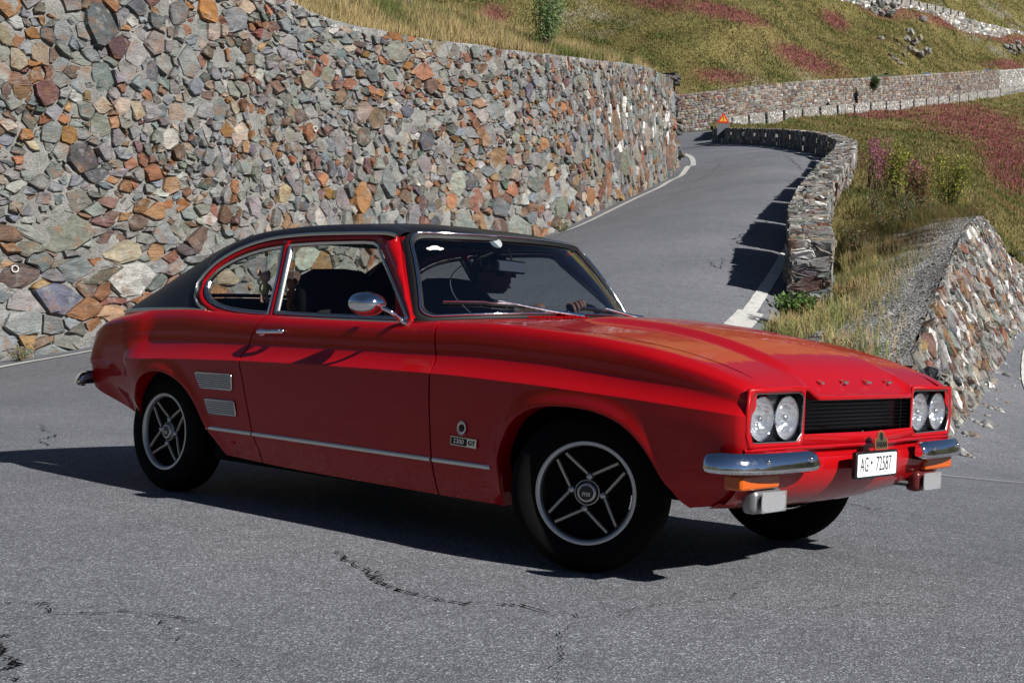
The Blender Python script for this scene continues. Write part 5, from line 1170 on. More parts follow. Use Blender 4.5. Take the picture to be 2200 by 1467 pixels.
# roof between the ridges, from the header back to the rear window
RX = [r for r in Rg if r[0] > -1.02]; rowsR = []
def roof_c(x): return float(pchip(x, [-1.3, -1.02, -.8, -.5, -.2, .05, .2, .30], [1.15, 1.245, 1.272, 1.289, 1.290, 1.272, 1.247, 1.222]))
for r in crv([(.10, .47, 1.228)]+[tuple(q) for q in RX[2:]], 40):
    row = []
    for t in np.linspace(-1, 1, 33):
        x = r[0]+(.19-.0*t)*(1-t*t)*sstep(r[0], -.25, .10)+(-.03)*(1-t*t)*sstep(r[0], -.8, -1.02)
        zc = max(roof_c(x), r[2]); z = r[2]+(zc-r[2])*(1-abs(t)**2.3); row.append((x, t*r[1], z))
    rowsR.append(row)
lip = [(q[0]+.012, q[1], q[2]-.012) for q in rowsR[0]]; 
grid('vinyl_roof', lean([[(q[0]+.012, q[1]*1.0, q[2]-.014) for q in rowsR[0]]]+rowsR), VINYL, car, 50)
polyfill('headlining', [(-1, -.50), (.24, -.42), (.27, 0), (.24, .42), (-1, .50)], [], lambda a, b: tuple(lean((a, b, 1.195 if a > 0 else 1.21))), SEAT, car, .01)
# front roof corners between ridge and screen corner
# ---- windscreen
NSY = 33
def screen(off=0, t0=-1, t1=1, v0=0, v1=1):
    P = []
    for k in np.linspace(v0, v1, 15):
        row = []
        for t in np.linspace(t0, t1, NSY):
            Yb, Yt = t*.675, t*.548; b = ws_base(Yb); e = ws_top(Yt)
            p = np.array([b[0], Yb, b[2]])*(1-k)+np.array([e[0], Yt, e[2]])*k
            p += np.array([.035, 0, .03])*math.sin(math.pi*k)*.35+np.array([.7, 0, .7])*off; row.append(p)
        P.append(row)
    return np.array(P)
S0 = screen(); gl = grid('windscreen', lean(S0), SCREEN, car, 80)
def sborder(off, e0, e1=None):
    """closed outline round the screen, e0 = inset fraction"""
    def pt(t, k):
        Yb, Yt = t*.675, t*.548; b = ws_base(Yb); e = ws_top(Yt); p = np.array([b[0], Yb, b[2]])*(1-k)+np.array([e[0], Yt, e[2]])*k
        return p+np.array([.035, 0, .03])*math.sin(math.pi*np.clip(k, 0, 1))*.35+np.array([.7, 0, .7])*off
    loop = []; r = .075
    a = 1-e0; kb, kt = e0*1.6, 1-e0*1.6
    for t in np.linspace(-a+r, a-r, 30): loop.append(pt(t, kb))
    for q in np.linspace(0, math.pi/2, 7)[1:]: loop.append(pt(a-r+r*math.sin(q), kb+r*1.5*(1-math.cos(q))))
    for k in np.linspace(kb+r*1.5, kt-r*1.9, 12)[1:]: loop.append(pt(a, k))
    for q in np.linspace(0, math.pi/2, 7)[1:]: loop.append(pt(a-r*1.2+r*1.2*math.cos(q), kt-r*1.9+r*1.9*math.sin(q)))
    for t in np.linspace(a-r*1.2, -a+r*1.2, 30)[1:]: loop.append(pt(t, kt))
    for q in np.linspace(0, math.pi/2, 7)[1:]: loop.append(pt(-a+r*1.2-r*1.2*math.sin(q), kt-r*1.9*(1-math.cos(q))))
    for k in np.linspace(kt-r*1.9, kb+r*1.5, 12)[1:]: loop.append(pt(-a, k))
    for q in np.linspace(0, math.pi/2, 7)[1:-1]: loop.append(pt(-a+r-r*math.cos(q), kb+r*1.5*(1-math.sin(q))))
    return np.array(loop)
o1, o2, o3, o4 = sborder(.006, -.036), sborder(.012, -.026), sborder(.011, .0), sborder(.003, .014)
grid('screen_rubber', lean([sborder(-.008, -.042), o1, o2, o3, o4]), RUBBER, gl, 60, closev=True, flip=True)
MB().tube(lean(sborder(.017, -.012)), .0055, 6, closed=True).build('screen_trim', CHROME, gl, 80)
# header strip behind the screen seal (painted pillar return), both pillars
for s in (-1, 1):
    P = []
    for k in np.linspace(0, 1, 12):
        Yb, Yt = .675*1.03, .548*1.03; b = ws_base(Yb); e = ws_top(Yt); pin = np.array([b[0], s*Yb, b[2]])*(1-k)+np.array([e[0], s*Yt, e[2]])*k
        q = np.array([.385*(1-k)+.10*k, 0, .850*(1-k)+1.203*k]); yo = .712-KT*(q[2]-.886)+.001; po = np.array([pin[0]-.02, s*yo, q[2]])
        P.append([pin+[.004, 0, .002], (pin+po)/2+np.array([.006, s*.004, 0]), po, po+np.array([-.05, 0, -.0])])
    grid('windscreen_pillar', lean(P), PAINT, car, 50, flip=(s > 0))
# ---- rear window, deck, tail
RW = [(-1.00, 1.208, .47), (-1.10, 1.150, .475), (-1.25, 1.055, .49), (-1.42, .925, .51)]
P = []
for x, z, Y in RW:
    P.append([(x-.03*(1-t*t), t*Y, z+.012*(1-t*t)) for t in np.linspace(-1, 1, 17)])
rw = grid('rear_window', lean(P), GLASS, car, 60)
loop = [P[0][i] for i in range(17)]+[P[i][-1] for i in (1, 2)]+[P[3][i] for i in range(16, -1, -1)]+[P[i][0] for i in (2, 1)]
MB().tube(lean(np.array(loop)+[-.004, 0, .006]), .010, 6, closed=True).build('rear_window_trim', RUBBER, rw, 60)
P = []
for x in np.linspace(-1.40, -2.00, 14):
    zc = float(np.interp(x, [-2.01, -1.95, -1.9, -1.75, -1.40], [.760, .802, .828, .860, .918])); Y = float(np.interp(x, [-1.97, -1.8, -1.40], [.56, .60, .53]))
    P.append([(x-.03*(1-t*t)*sstep(x, -1.7, -1.97), t*Y, zc+.012*(1-t*t)-.0) for t in np.linspace(-1, 1, 21)])
grid('boot_lid', lean(P), PAINT, car, 40, flip=True)
for s in (-1, 1):   # inner faces of the sails and rear wing tops
    P = []
    for x in np.linspace(-1.0, -2.015, 30):
        r = np.array([np.interp(x, Rg[::-1, 0][np.argsort(Rg[::-1, 0])], Rg[::-1][np.argsort(Rg[::-1, 0])][:, k]) for k in (1, 2)]) if x > -1.79 else None
        zi = float(np.interp(x, [-2.01, -1.95, -1.9, -1.75, -1.42, -1.25, -1.10, -1.0], [.760, .802, .828, .860, .925, 1.055, 1.175, 1.238])); Yi = float(np.interp(x, [-1.97, -1.8, -1.42, -1.0], [.56, .60, .51, .47]))
        if r is None: Yo = Wf(x)-(.095+.03*sstep(x, -1.5, -1.95)); zo = Tf(x)
        else: Yo, zo = r
        P.append([(x, s*Yo, zo), (x, s*(Yo*.6+Yi*.4), zo*.55+zi*.45), (x, s*Yi, zi-.003)])
    grid('sail_inner', lean([q for q in P if q[0][0] > -1.80]), VINYL, car, 30, flip=(s > 0))
    grid('rear_wing_top', lean([q for q in P if q[0][0] <= -1.77]), PAINT, car, 30, flip=(s > 0))
    # shoulder between side panel top and vinyl strip
    P = []
    for x in np.linspace(-.55, -1.80, 34):
        Yo = Wf(x)-(.095+.03*sstep(x, -1.5, -1.95)); b = B[B[:, 0] < -1.14]; 
        if x > -1.0: zi = float(np.interp(x, [-1.0, -.9, -.75, -.53], [.866, .852, .845, .842])); Yi = .712-KT*(zi-.886)
        else: Yi = float(np.interp(x, [-1.79, -1.68, -1.52, -1.35, -1.15, -1.0], [.648, .675, .705, .722, .722, .72])); zi = float(np.interp(x, [-1.79, -1.68, -1.52, -1.35, -1.15, -1.0], [.842, .850, .858, .864, .868, .866]))
        P.append([(x, s*(Yo+.003), Tf(x)-.002), (x, s*(Yo+Yi)/2, (Tf(x)+zi)/2+.001), (x, s*(Yi-.008), zi+.002)])
    grid('shoulder_panel', lean(P), PAINT, car, 60, flip=(s > 0))
    pts = [lean((x, s*(y+.006), z)) for x, y, z in crv([(-1.0, .722, .864), (-1.15, .724, .868), (-1.35, .724, .864), (-1.52, .708, .858), (-1.68, .679, .850), (-1.80, .650, .841)], 30)]
    MB().tube(pts, 1, 6, flat=(.004, .008, (0, 0, 1))).build('roof_edge_trim', TRIM, car, 60)
    pts = [lean((x, s*(.712-KT*(z-.886)+.006), z-.003)) for x, z in [(-.56, .846), (-.3, .848), (0, .850), (.2, .850), (.38, .850)]]
    MB().tube(pts, 1, 6, flat=(.004, .009, (0, 0, 1))).build('belt_trim', TRIM, car, 60)
    # belt shelf between door top and glass
    P = [[(x, s*(Wf(x)-.092), Tf(x)-.002), (x, s*(.712-KT*(.846-.886)-.004), .8495)] for x in np.linspace(-.56, .72, 24)]
    grid('belt_panel', lean(P), PAINT, car, 60, flip=(s < 0))
    # fuel flap / badge ring on the sail
P = []
for q in side_col(-2.03)[::-3]:
    P.append([(q[0]-.02*(1-t*t), t*(abs(q[1])-.001), q[2]+(.085*(1-t**4) if q is side_col else 0)) for t in np.linspace(-1, 1, 13)])
q = P[0]; P.insert(0, [(-1.99-.03*(1-t*t), t*.60, .715+.055*(1-t**6)) for t in np.linspace(-1, 1, 13)])
grid('rear_panel', lean(P), PAINT, car, 30)
for s in (-1, 1):
    o = MB().box(lean((-2.045, s*.52, .64)), (.012, .11, .045)).build('tail_light', REDLENS, car); bevel(o, .006)

# ---- front end
FR = lambda off: (lambda a, b: tuple(lean((xfront(a)+off, a, b))))
def bez(s):
    return rnd([(s*.402, .664), (s*.432, .676), (s*.700, .674), (s*.722, .655), (s*.732, .56), (s*.712, .512), (s*.44, .508), (s*.408, .535)], .02, 4)
grille = rnd([(-.398, .6855), (.398, .6855), (.398, .534), (-.398, .534)], .01, 2)
outl = [(-.742, .689), (-.3995, .689), (-.3995, .534), (0, .534), (.3995, .534), (.3995, .689), (.742, .689)]+[(.752, .60), (.748, .54), (.735, .495)]+[(t, .495) for t in np.linspace(.70, -.70, 15)]+[(-.735, .495), (-.748, .54), (-.752, .60)]
polyfill('front_panel', outl, [bez(-1), bez(1)], FR(.002), PAINT, car, .010)
rows = []
for z, dx, yy in ((.500, -.004, .745), (.496, .008, .746), (.490, .012, .746), (.484, .008, .746), (.478, -.012, .745), (.462, -.014, .745), (.455, .0, .745), (.44, .006, .745), (.42, .006, .745), (.40, .002, .745), (.37, -.012, .742), (.34, -.035, .735), (.31, -.07, .722), (.29, -.10, .712), (.270, -.145, .705), (.262, -.20, .69)):
    rows.append([(xfront(t*yy)+dx-.010*max(0, (abs(t)-.9)/.1)**2, t*yy, z+(.018*abs(t)**3 if z < .3 else 0)) for t in np.linspace(-1, 1, 41)])
grid('front_valance', lean(rows), PAINT, car, 22, flip=True)
for s in (-1, 1):
    b = bez(s); bz = tag(empty('headlight_unit', (0, 0, 0), car)) if False else None
    ring = [[FR(.003)(*p) for p in b], [FR(.007)(*p) for p in shrink(b, .0018)], [FR(.005)(*p) for p in shrink(b, .0042)]]
    bzl = grid('headlight_bezel', np.array(ring), BEZEL, car, 60, closev=True, flip=(s > 0))
    polyfill('bezel_plate', shrink(b, .004), [[(s*yy_+.0715*math.cos(a_), .590+.0715*math.sin(a_)) for a_ in np.linspace(0, 2*math.pi, 33)[:-1]] for yy_ in (.646, .4885)], FR(-.022), BLACK, bzl)
    grid('bezel_wall', np.array([[FR(.004)(*p) for p in shrink(b, .004)], [FR(-.03)(*p) for p in shrink(b, .006)]]), BLACK, bzl, 60, closev=True)
    for yy, rr in ((.646, .0725), (.4885, .0725)):
        x0 = float(xfront(yy))-.014; c = lean((x0, s*yy, .590)); ax = (1, s*.02, 0)
        hl = MB().lathe([(.0, -.04), (.03, -.038), (.055, -.025), (rr-.005, .004), (rr-.003, .006)], c, ax, 32).build('headlight', LENS, car, 60)
        MB().lathe([(rr-.004, .004), (rr, .010), (rr+.002, .006), (rr+.003, -.01)], c, ax, 32).build('headlight_rim', CHROME, hl, 60)
        MB().lathe([(rr-.004, .008), (rr*.8, .018), (rr*.5, .027), (rr*.2, .031), (0, .032)], c, ax, 32).build('headlight_lens', LAMPG, hl, 80)
        MB().lathe([(0, -.01), (.012, -.01), (.014, .0), (.008, .008), (0, .01)], c, ax, 12).build('bulb', CHROME, hl, 60)
g = MB().box(lean((1.905, 0, .595)), (.006, .395, .066)).build('grille', BLACK, car)
for k in range(8):
    z = .5475+k*.0133
    P = [lean((float(xfront(t*.385))-.016, t*.385, z)) for t in np.linspace(-1, 1, 17)]
    MB().tube(P, 1, 6, flat=(.012, .0022, (0, 0, 1))).build('slat', BLACK, g, 50)
# letters on the bonnet
def text(name, s, size, mat, parent, M, ext=.002, shear=0, sx=1, font=None, bold=0):
    c = bpy.data.curves.new(name, 'FONT'); c.body = s; c.size = size; c.extrude = ext; c.align_x = 'CENTER'; c.align_y = 'CENTER'; c.offset = bold; c.resolution_u = 4
    o = bpy.data.objects.new(name, c); COL.objects.link(o); dg = bpy.context.evaluated_depsgraph_get(); dg.update()
    me = bpy.data.meshes.new_from_object(o.evaluated_get(dg)); bpy.data.objects.remove(o); me.name = name
    me.transform(Matrix.Diagonal((sx, 1, 1, 1))); me.transform(M); me.materials.clear()
    return link_mesh(name, me, mat, parent)
def frame(o, e1, e2):
    e1 = Vector(e1).normalized(); e3 = e1.cross(Vector(e2)).normalized(); e2 = e3.cross(e1)
    return Matrix(((e1.x, e2.x, e3.x, o[0]), (e1.y, e2.y, e3.y, o[1]), (e1.z, e2.z, e3.z, o[2]), (0, 0, 0, 1)))
for ch, y in zip('FORD', (-.245, -.08, .085, .25)):
    p = lean((1.925, y, bonnet_z(1.925, y)-.030*sstep(1.925, 1.80, 1.97)+.003))
    text('bonnet_letter', ch, .040, CHROME, car, frame(p, (0, 1, 0), (-.97, 0, .25)), .003, bold=.0008)
# number plate
pc = lean((2.035, -.035, .425)); 
M = frame(pc, (-.02, 1, 0), (0, 0, 1))
def plate_box(name, hw, hh, d0, d1, mat, parent, r=.012):
    lp = rnd([(-hw, -hh), (hw, -hh), (hw, hh), (-hw, hh)], r, 4); n = len(lp); V = [(a, b, d0) for a, b in lp]+[(a, b, d1) for a, b in lp]
    F = [tuple(range(n))[::-1], tuple(range(n, 2*n))]+[(i, (i+1) % n, n+(i+1) % n, n+i) for i in range(n)]
    V = [M@Vector(v) for v in V]; return mesh(name, V, F, mat, parent, 30)
pl = plate_box('plate_holder', .161, .0475, -.012, .004, BLACK, car); bevel(pl, .002)
p2 = plate_box('number_plate', .150, .0390, .003, .0055, WHITE, pl, .008)
text('plate_lettering', 'AG', .074, INK, p2, M@Matrix.Translation((-.099, .0, .006)), .0006, sx=.60, bold=-.0005)
text('plate_lettering', '·', .09, INK, p2, M@Matrix.Translation((-.046, .004, .006)), .0006, sx=.9, bold=.001)
text('plate_lettering', '72587', .074, INK, p2, M@Matrix.Translation((.048, .0, .006)), .0006, sx=.66, bold=-.0005)
MB().box(lean((1.99, -.035, .42)), (.04, .08, .01)).build('plate_bracket', BLACK, pl)
bp = rnd([(-.048, 0), (.048, 0), (.050, .037), (.030, .042), (.022, .062), (.0, .070), (-.022, .062), (-.030, .042), (-.050, .037)], .004, 2)
Mb = frame(lean((2.032, .005, .4735)), (0, 1, 0), (-.1, 0, 1))
bd = mesh('club_badge', [Mb@Vector((a, b, d)) for d in (-.002, .002) for a, b in bp], [tuple(range(len(bp)))[::-1], tuple(range(len(bp), 2*len(bp)))]+[(i, (i+1) % len(bp), len(bp)+(i+1) % len(bp), len(bp)+i) for i in range(len(bp))], pmat('badge_red', (.45, .08, .05), .3, .2), car, 30)
bq = [(a*.86, .004+b*.86) for a, b in bp]; mesh('badge_face', [Mb@Vector((a, b, .003)) for a, b in bq], [tuple(range(len(bq)))], pmat('badge_green', (.10, .09, .05), .3, .3), bd, 0)
text('badge_lettering', 'FABAN', .026, INK, bd, Mb@Matrix.Translation((0, .018, .0036)), .0008, sx=.95, bold=.0006)
mesh('badge_arch', [Mb@Vector((.012*math.cos(a), .047+.015*math.sin(a), .0038)) for a in np.linspace(0, 6.28, 14)[:-1]], [tuple(range(13))], INK, bd, 0)
# bumpers
def bumper(name, path, prof, parent=car, mat=CHROME):
    """path: list of (x, Y) bottom line; profile: list of (out, z) going round"""
    P = crv(path, 44); T = np.gradient(P, axis=0); T /= np.linalg.norm(T, axis=1)[:, None]; Nn = np.stack([-T[:, 1], T[:, 0]], -1)
    if name == 'front_bumper' and Nn[5][0] < 0: Nn = -Nn
    G = []
    n = len(P)
    for i in range(n):
        e = min(i, n-1-i)/6.0; tp = 1 if e >= 1 else .62+.38*math.sqrt(max(0, 1-(1-e)**2))
        G.append([(P[i, 0]+Nn[i, 0]*o*tp, P[i, 1]+Nn[i, 1]*o*tp, z0+(zz)*tp) for o, zz in prof])
    return np.array(G)
z0 = .447
prof = [(-.01, -.026), (.018, -.031), (.034, -.026), (.040, -.017), (.040, -.006), (.034, .012), (.026, .028), (.014, .038), (-.01, .041)]
for s in (-1, 1):
    path = [(1.985, .385), (1.985, .50), (1.98, .62), (1.965, .72), (1.935, .785), (1.895, .818), (1.850, .835)]
    G = bumper('front_bumper', path, prof); G[..., 1] *= s
    o = grid('front_bumper', lean(G), CHROME, car, 24, flip=(s < 0)); thick(o, .003)
    for g_ in (G[0], G[-1]): mesh('bumper_end', lean(g_), [tuple(range(len(prof)))], CHROME, o, 0)
    for y in (.46, .70):
        MB().ball(lean((float(np.interp(y, [.4, .62, .72, .79], [2.023, 2.018, 2.002, 1.96])), s*y, z0+.012)), (.006, .010, .010)).build('bumper_bolt', CHROME, o)
    MB().box(lean((1.945, s*.46, .425)), (.05, .035, .012)).build('bumper_bracket', RUBBER, o)
    # amber indicator under the bumper
    q = MB().box((0, 0, 0), (.036, .116, .026)).build('indicator_light', AMBER, car); q.data.transform(Matrix.Translation(Vector(lean((1.918, s*.655, .389))))); bevel(q, .010, 3)
    q2 = MB().box(lean((1.890, s*.650, .388)), (.012, .100, .018)).build('indicator_housing', SILVER, q)
    # fog lamp
    cf = lean((1.915, s*.585, .321)); q = MB().box((0, 0, 0), (.03, .088, .041)).build('fog_light', pmat('fog_housing', (.30, .30, .31), .35, .7) if s < 0 else pmat('fog_housing_dark', (.12, .02, .02), .3, .2), car); q.data.transform(Matrix.Translation(Vector(cf))); bevel(q, .022, 4)
    q3 = grid('fog_reflector', np.array([[cf+np.array([.0315+.013*rr**2, .074*rr*abs(math.cos(a))**.55*np.sign(math.cos(a)), .033*rr*abs(math.sin(a))**.55*np.sign(math.sin(a))]) for a in np.linspace(0, 2*math.pi, 33)[:-1]] for rr in (.02, .25, .5, .75, .92, 1.0)]), LENS, q, 60, closev=True)
    q4 = MB().box((0, 0, 0), (.004, .075, .034)).build('fog_lens', FOGG, q); q4.data.transform(Matrix.Translation(Vector(cf)+Vector((.046, 0, 0)))); bevel(q4, .0038, 3)
    MB().tube([cf+np.array([-.02, -s*.085, -.01]), cf+np.array([-.05, -s*.13, -.005])], .012, 8).build('fog_bracket', RUBBER, q)
    # rear bumper
    z0r = z0; z0 = .49
    path = [(-1.80, .790), (-1.88, .79), (-1.96, .775), (-2.02, .73), (-2.06, .64), (-2.085, .45), (-2.09, .2), (-2.09, 0)]
    P = crv(path, 40); T = np.gradient(P, axis=0); T /= np.linalg.norm(T, axis=1)[:, None]; Nn = np.stack([T[:, 1], -T[:, 0]], -1)
    Nn = np.where((Nn[:, 1] < 0)[:, None] & (np.arange(40) < 12)[:, None], -Nn, Nn); Nn = np.where((Nn[:, 0] > 0)[:, None] & (np.arange(40) >= 12)[:, None], -Nn, Nn)
    G = np.array([[(P[i, 0]+Nn[i, 0]*o_*(.5+.5*min(1, i/5)), s*(P[i, 1]+Nn[i, 1]*o_*(.5+.5*min(1, i/5))), z0+zz*(.6+.4*min(1, i/5))) for o_, zz in prof] for i in range(5, 40)])
    grid('rear_bumper', lean(G), CHROME, car, 30, flip=(s > 0)); z0 = z0r

# ---- side trim, vents, badges, handle, mirror (near and far side)
def on_side(x, z, s=-1, off=0):
    zz, yy = sect(x); c = dense(zz, yy); y = np.interp(z, c[:, 1], c[:, 0]); return lean((x, s*(y+off), z))
for s in (-1, 1):
    for a, b in ((-.870, -.540), (-.527, .575), (.590, .888)):
        pts = [on_side(x, .337-.003*sstep(x, -.5, .8), s, .004) for x in np.linspace(a, b, 14)]
        MB().tube(pts, 1, 8, flat=(.005, .0085, (0, 0, 1))).build('side_strip', STRIP, car, 60)
    for q in ([(-.928, .585), (-.652, .588), (-.652, .520), (-.886, .517)], [(-.862, .468), (-.643, .470), (-.634, .406), (-.836, .403)]):
        q = rnd(q, .008, 3)
        v = mesh('side_vent', [on_side(a, b, s, .002) for a, b in q], [tuple(range(len(q)))], RUBBER, car, 0); thick(v, .004, 1)
        pts = [on_side(a, b, s, .005) for a, b in q]; MB().tube(pts, .0035, 6, closed=True).build('vent_frame', TRIM, v, 60)
        Q = np.array(q); zt, zb_ = Q[:, 1].max(), Q[:, 1].min()
        for k in range(7):
            z = zb_+(zt-zb_)*(k+.9)/7.9
            xs_ = [];
            for i in range(len(Q)):
                a_, b_ = Q[i-1], Q[i]
                if (a_[1]-z)*(b_[1]-z) < 0: xs_.append(a_[0]+(b_[0]-a_[0])*(z-a_[1])/(b_[1]-a_[1]))
            if len(xs_) >= 2: MB().tube([on_side(min(xs_), z, s, .006), on_side(max(xs_), z, s, .006)], 1, 4, flat=(.0026, .0030, (0, 0, 1))).build('slat', STRIP, v, 0)
    # model badge
    ang = 0
    e1 = (1, 0, -.035) if s < 0 else (-1, 0, .0)
    zb_ = .417
    pb = on_side(.763, zb_, s, .004); Ms = frame(pb, e1, (0, 0, 1))
    bd = mesh('model_badge', [Ms@Vector(v) for v in [(-.067, -.0165, 0), (.067, -.0165, 0), (.067, .0165, 0), (-.067, .0165, 0), (-.067, -.0165, .003), (.067, -.0165, .003), (.067, .0165, .003), (-.067, .0165, .003)]], [(4, 5, 6, 7), (0, 1, 5, 4), (1, 2, 6, 5), (2, 3, 7, 6), (3, 0, 4, 7)], TRIM, car, 0)
    mesh('badge_field', [Ms@Vector(v) for v in [(-.064, -.0135, .0036), (.018, -.0135, .0036), (.018, .0135, .0036), (-.064, .0135, .0036)]], [(0, 1, 2, 3)], INK, bd, 0)
    text('badge_number', '2300', .024, TRIM, bd, Ms@Matrix.Translation((-.023, 0, .0045)), .0005, bold=.0004, sx=1.15)
    text('badge_letters', 'GT', .024, INK, bd, Ms@Matrix.Translation((.042, 0, .0042)), .0005, bold=.0006, sx=1.1)
    pe = on_side(.757, .470, s, .003); m = MB()
    m.lathe([(.021, 0), (.023, .003), (.018, .005), (.015, .003)], pe, (0, s, 0), 20); m.build('round_emblem', TRIM, car, 60)
    m = MB()
    for k in range(14): 
        a = k*2*math.pi/14; m.ball(pe+np.array([.0215*math.cos(a), s*.004, .0255*math.sin(a)]), .0032, 6, 4)
    m.build('emblem_wreath', TRIM, car, 60)
    MB().lathe([(0, .004), (.010, .004), (.011, .002)], pe, (0, s, 0), 12).build('emblem_centre', INK, car, 0)
    # door handle with cup
    h0, h1 = on_side(-.525, .781, s, .016), on_side(-.375, .789, s, .018)
    hd = MB().tube([h0+(h1-h0)*t+np.array([0, s*.010*math.sin(math.pi*t), 0]) for t in np.linspace(0, 1, 9)], 1, 10, flat=(.010, .0105, (0, 0, 1))).build('door_handle', CHROME, doors[0 if s < 0 else 1] if False else car, 60)
    MB().ball(on_side(-.505, .781, s, .008), (.027, .017, .0185), 16, 10).build('lock_button', CHROME, hd, 60)
    MB().ball(on_side(-.372, .789, s, .008), (.016, .016, .013), 12, 8).build('handle_end', CHROME, hd, 60)
    MB().ball(on_side(-.44, .765, s, -.004), (.043, .006, .026), 20, 10).build('handle_cup', PAINT, hd, 60)
# door mirror on the near side only
mb = np.array([.315, -.735, .852]); mc = np.array([.240, -.84, .918])
mir = MB().tube(crv([mb+np.array([.06, -.012, -.006]), mb+np.array([.03, -.02, .006]), (mb+mc)/2+np.array([.06, -.02, .004]), mc+np.array([.035, 0, 0])], 20), [.011]*6+[.0085]*14, 10).build('door_mirror', CHROME, car, 60)
m = MB(); m.lathe([(0, .075), (.022, .070), (.040, .052), (.052, .022), (.0565, -.012), (.056, -.026), (.050, -.03), (.049, -.022), (0, -.022)], (0, 0, 0), (1, -.0, 0), 32)
o = m.build('mirror_shell', CHROME, mir, 50); o.data.transform(Matrix.Diagonal((1.0, 1.35, .86, 1))); o.data.transform(Matrix.Rotation(math.radians(-14), 4, 'Z')); o.data.transform(Matrix.Translation(Vector(mc)))
MB().lathe([(.018, .0), (.018, .014), (.013, .018), (0, .018)], mc+np.array([.045, -.028, 0]), (.95, -.3, 0), 16).build('mirror_knuckle', CHROME, mir, 50)
# wipers
def on_screen(t, k, off=.012):
    Yb, Yt = t*.675, t*.548; b = ws_base(Yb); e = ws_top(Yt); p = np.array([b[0], Yb, b[2]])*(1-k)+np.array([e[0], Yt, e[2]])*k
    return lean(p+np.array([.035, 0, .03])*math.sin(math.pi*k)*.35+np.array([.7, 0, .7])*off)
for (t0, k0), piv, (ta, ka) in (((-.90, .135), (.690, -.03, .868), (-.60, .12)), ((.06, .06), (.675, .40, .868), (.33, .06))):
    p0 = lean(piv)
    a1 = on_screen(ta, ka, .022)
    w_ = MB().tube([p0, p0+np.array([-.012, 0, .03]), p0*.62+a1*.38+np.array([0, 0, .014]), a1], [.010, .010, .007, .005], 8).build('wiper_arm', CHROME, car, 60)
    MB().lathe([(.012, 0), (.012, .02), (.008, .028), (0, .028)], p0, (.2, 0, 1), 12).build('wiper_pivot', CHROME, w_, 50)
    tb = ta+(ta-t0)*.62; kb = ka-.05 if ta < 0 else ka-.045
    bl = [on_screen(t0+(tb-t0)*q, k0+(kb-k0)*q*(1 if q > .5 else .6), .016) for q in np.linspace(0, 1, 12)]
    MB().tube(bl, 1, 6, flat=(.004, .006, (.7, 0, .7))).build('wiper_blade', CHROME, w_, 60)
    MB().tube([b-np.array([.005, 0, .008]) for b in bl], .003, 5).build('blade_rubber', RUBBER, w_, 0)
# stickers on the screen
cs = [(-.5, -.1), (-.46, .12), (-.28, .22), (-.12, .45), (.18, .5), (.34, .2), (.5, .12), (.52, -.12), (.38, -.2), (.28, -.34), (.16, -.2), (-.2, -.22), (-.30, -.36), (-.42, -.2)]
c0 = np.array(on_screen(-.855, .83, .002)); e1_ = np.array(on_screen(-.80, .83, .002))-c0; e1_ /= np.linalg.norm(e1_); e2_ = np.array(on_screen(-.855, .9, .002))-c0; e2_ /= np.linalg.norm(e2_)
mesh('car_sticker', [c0+e1_*a*.075+e2_*b*.035 for a, b in cs], [tuple(range(len(cs)))], WHITE, gl, 0)
c0 = np.array(on_screen(-.33, .955, .001)); mesh('oval_sticker', [c0+e1_*.026*math.cos(a)+e2_*.034*math.sin(a) for a in np.linspace(0, 2*math.pi, 21)[:-1]], [tuple(range(20))], pmat('grey_sticker', (.38, .42, .42), .5), gl, 0)

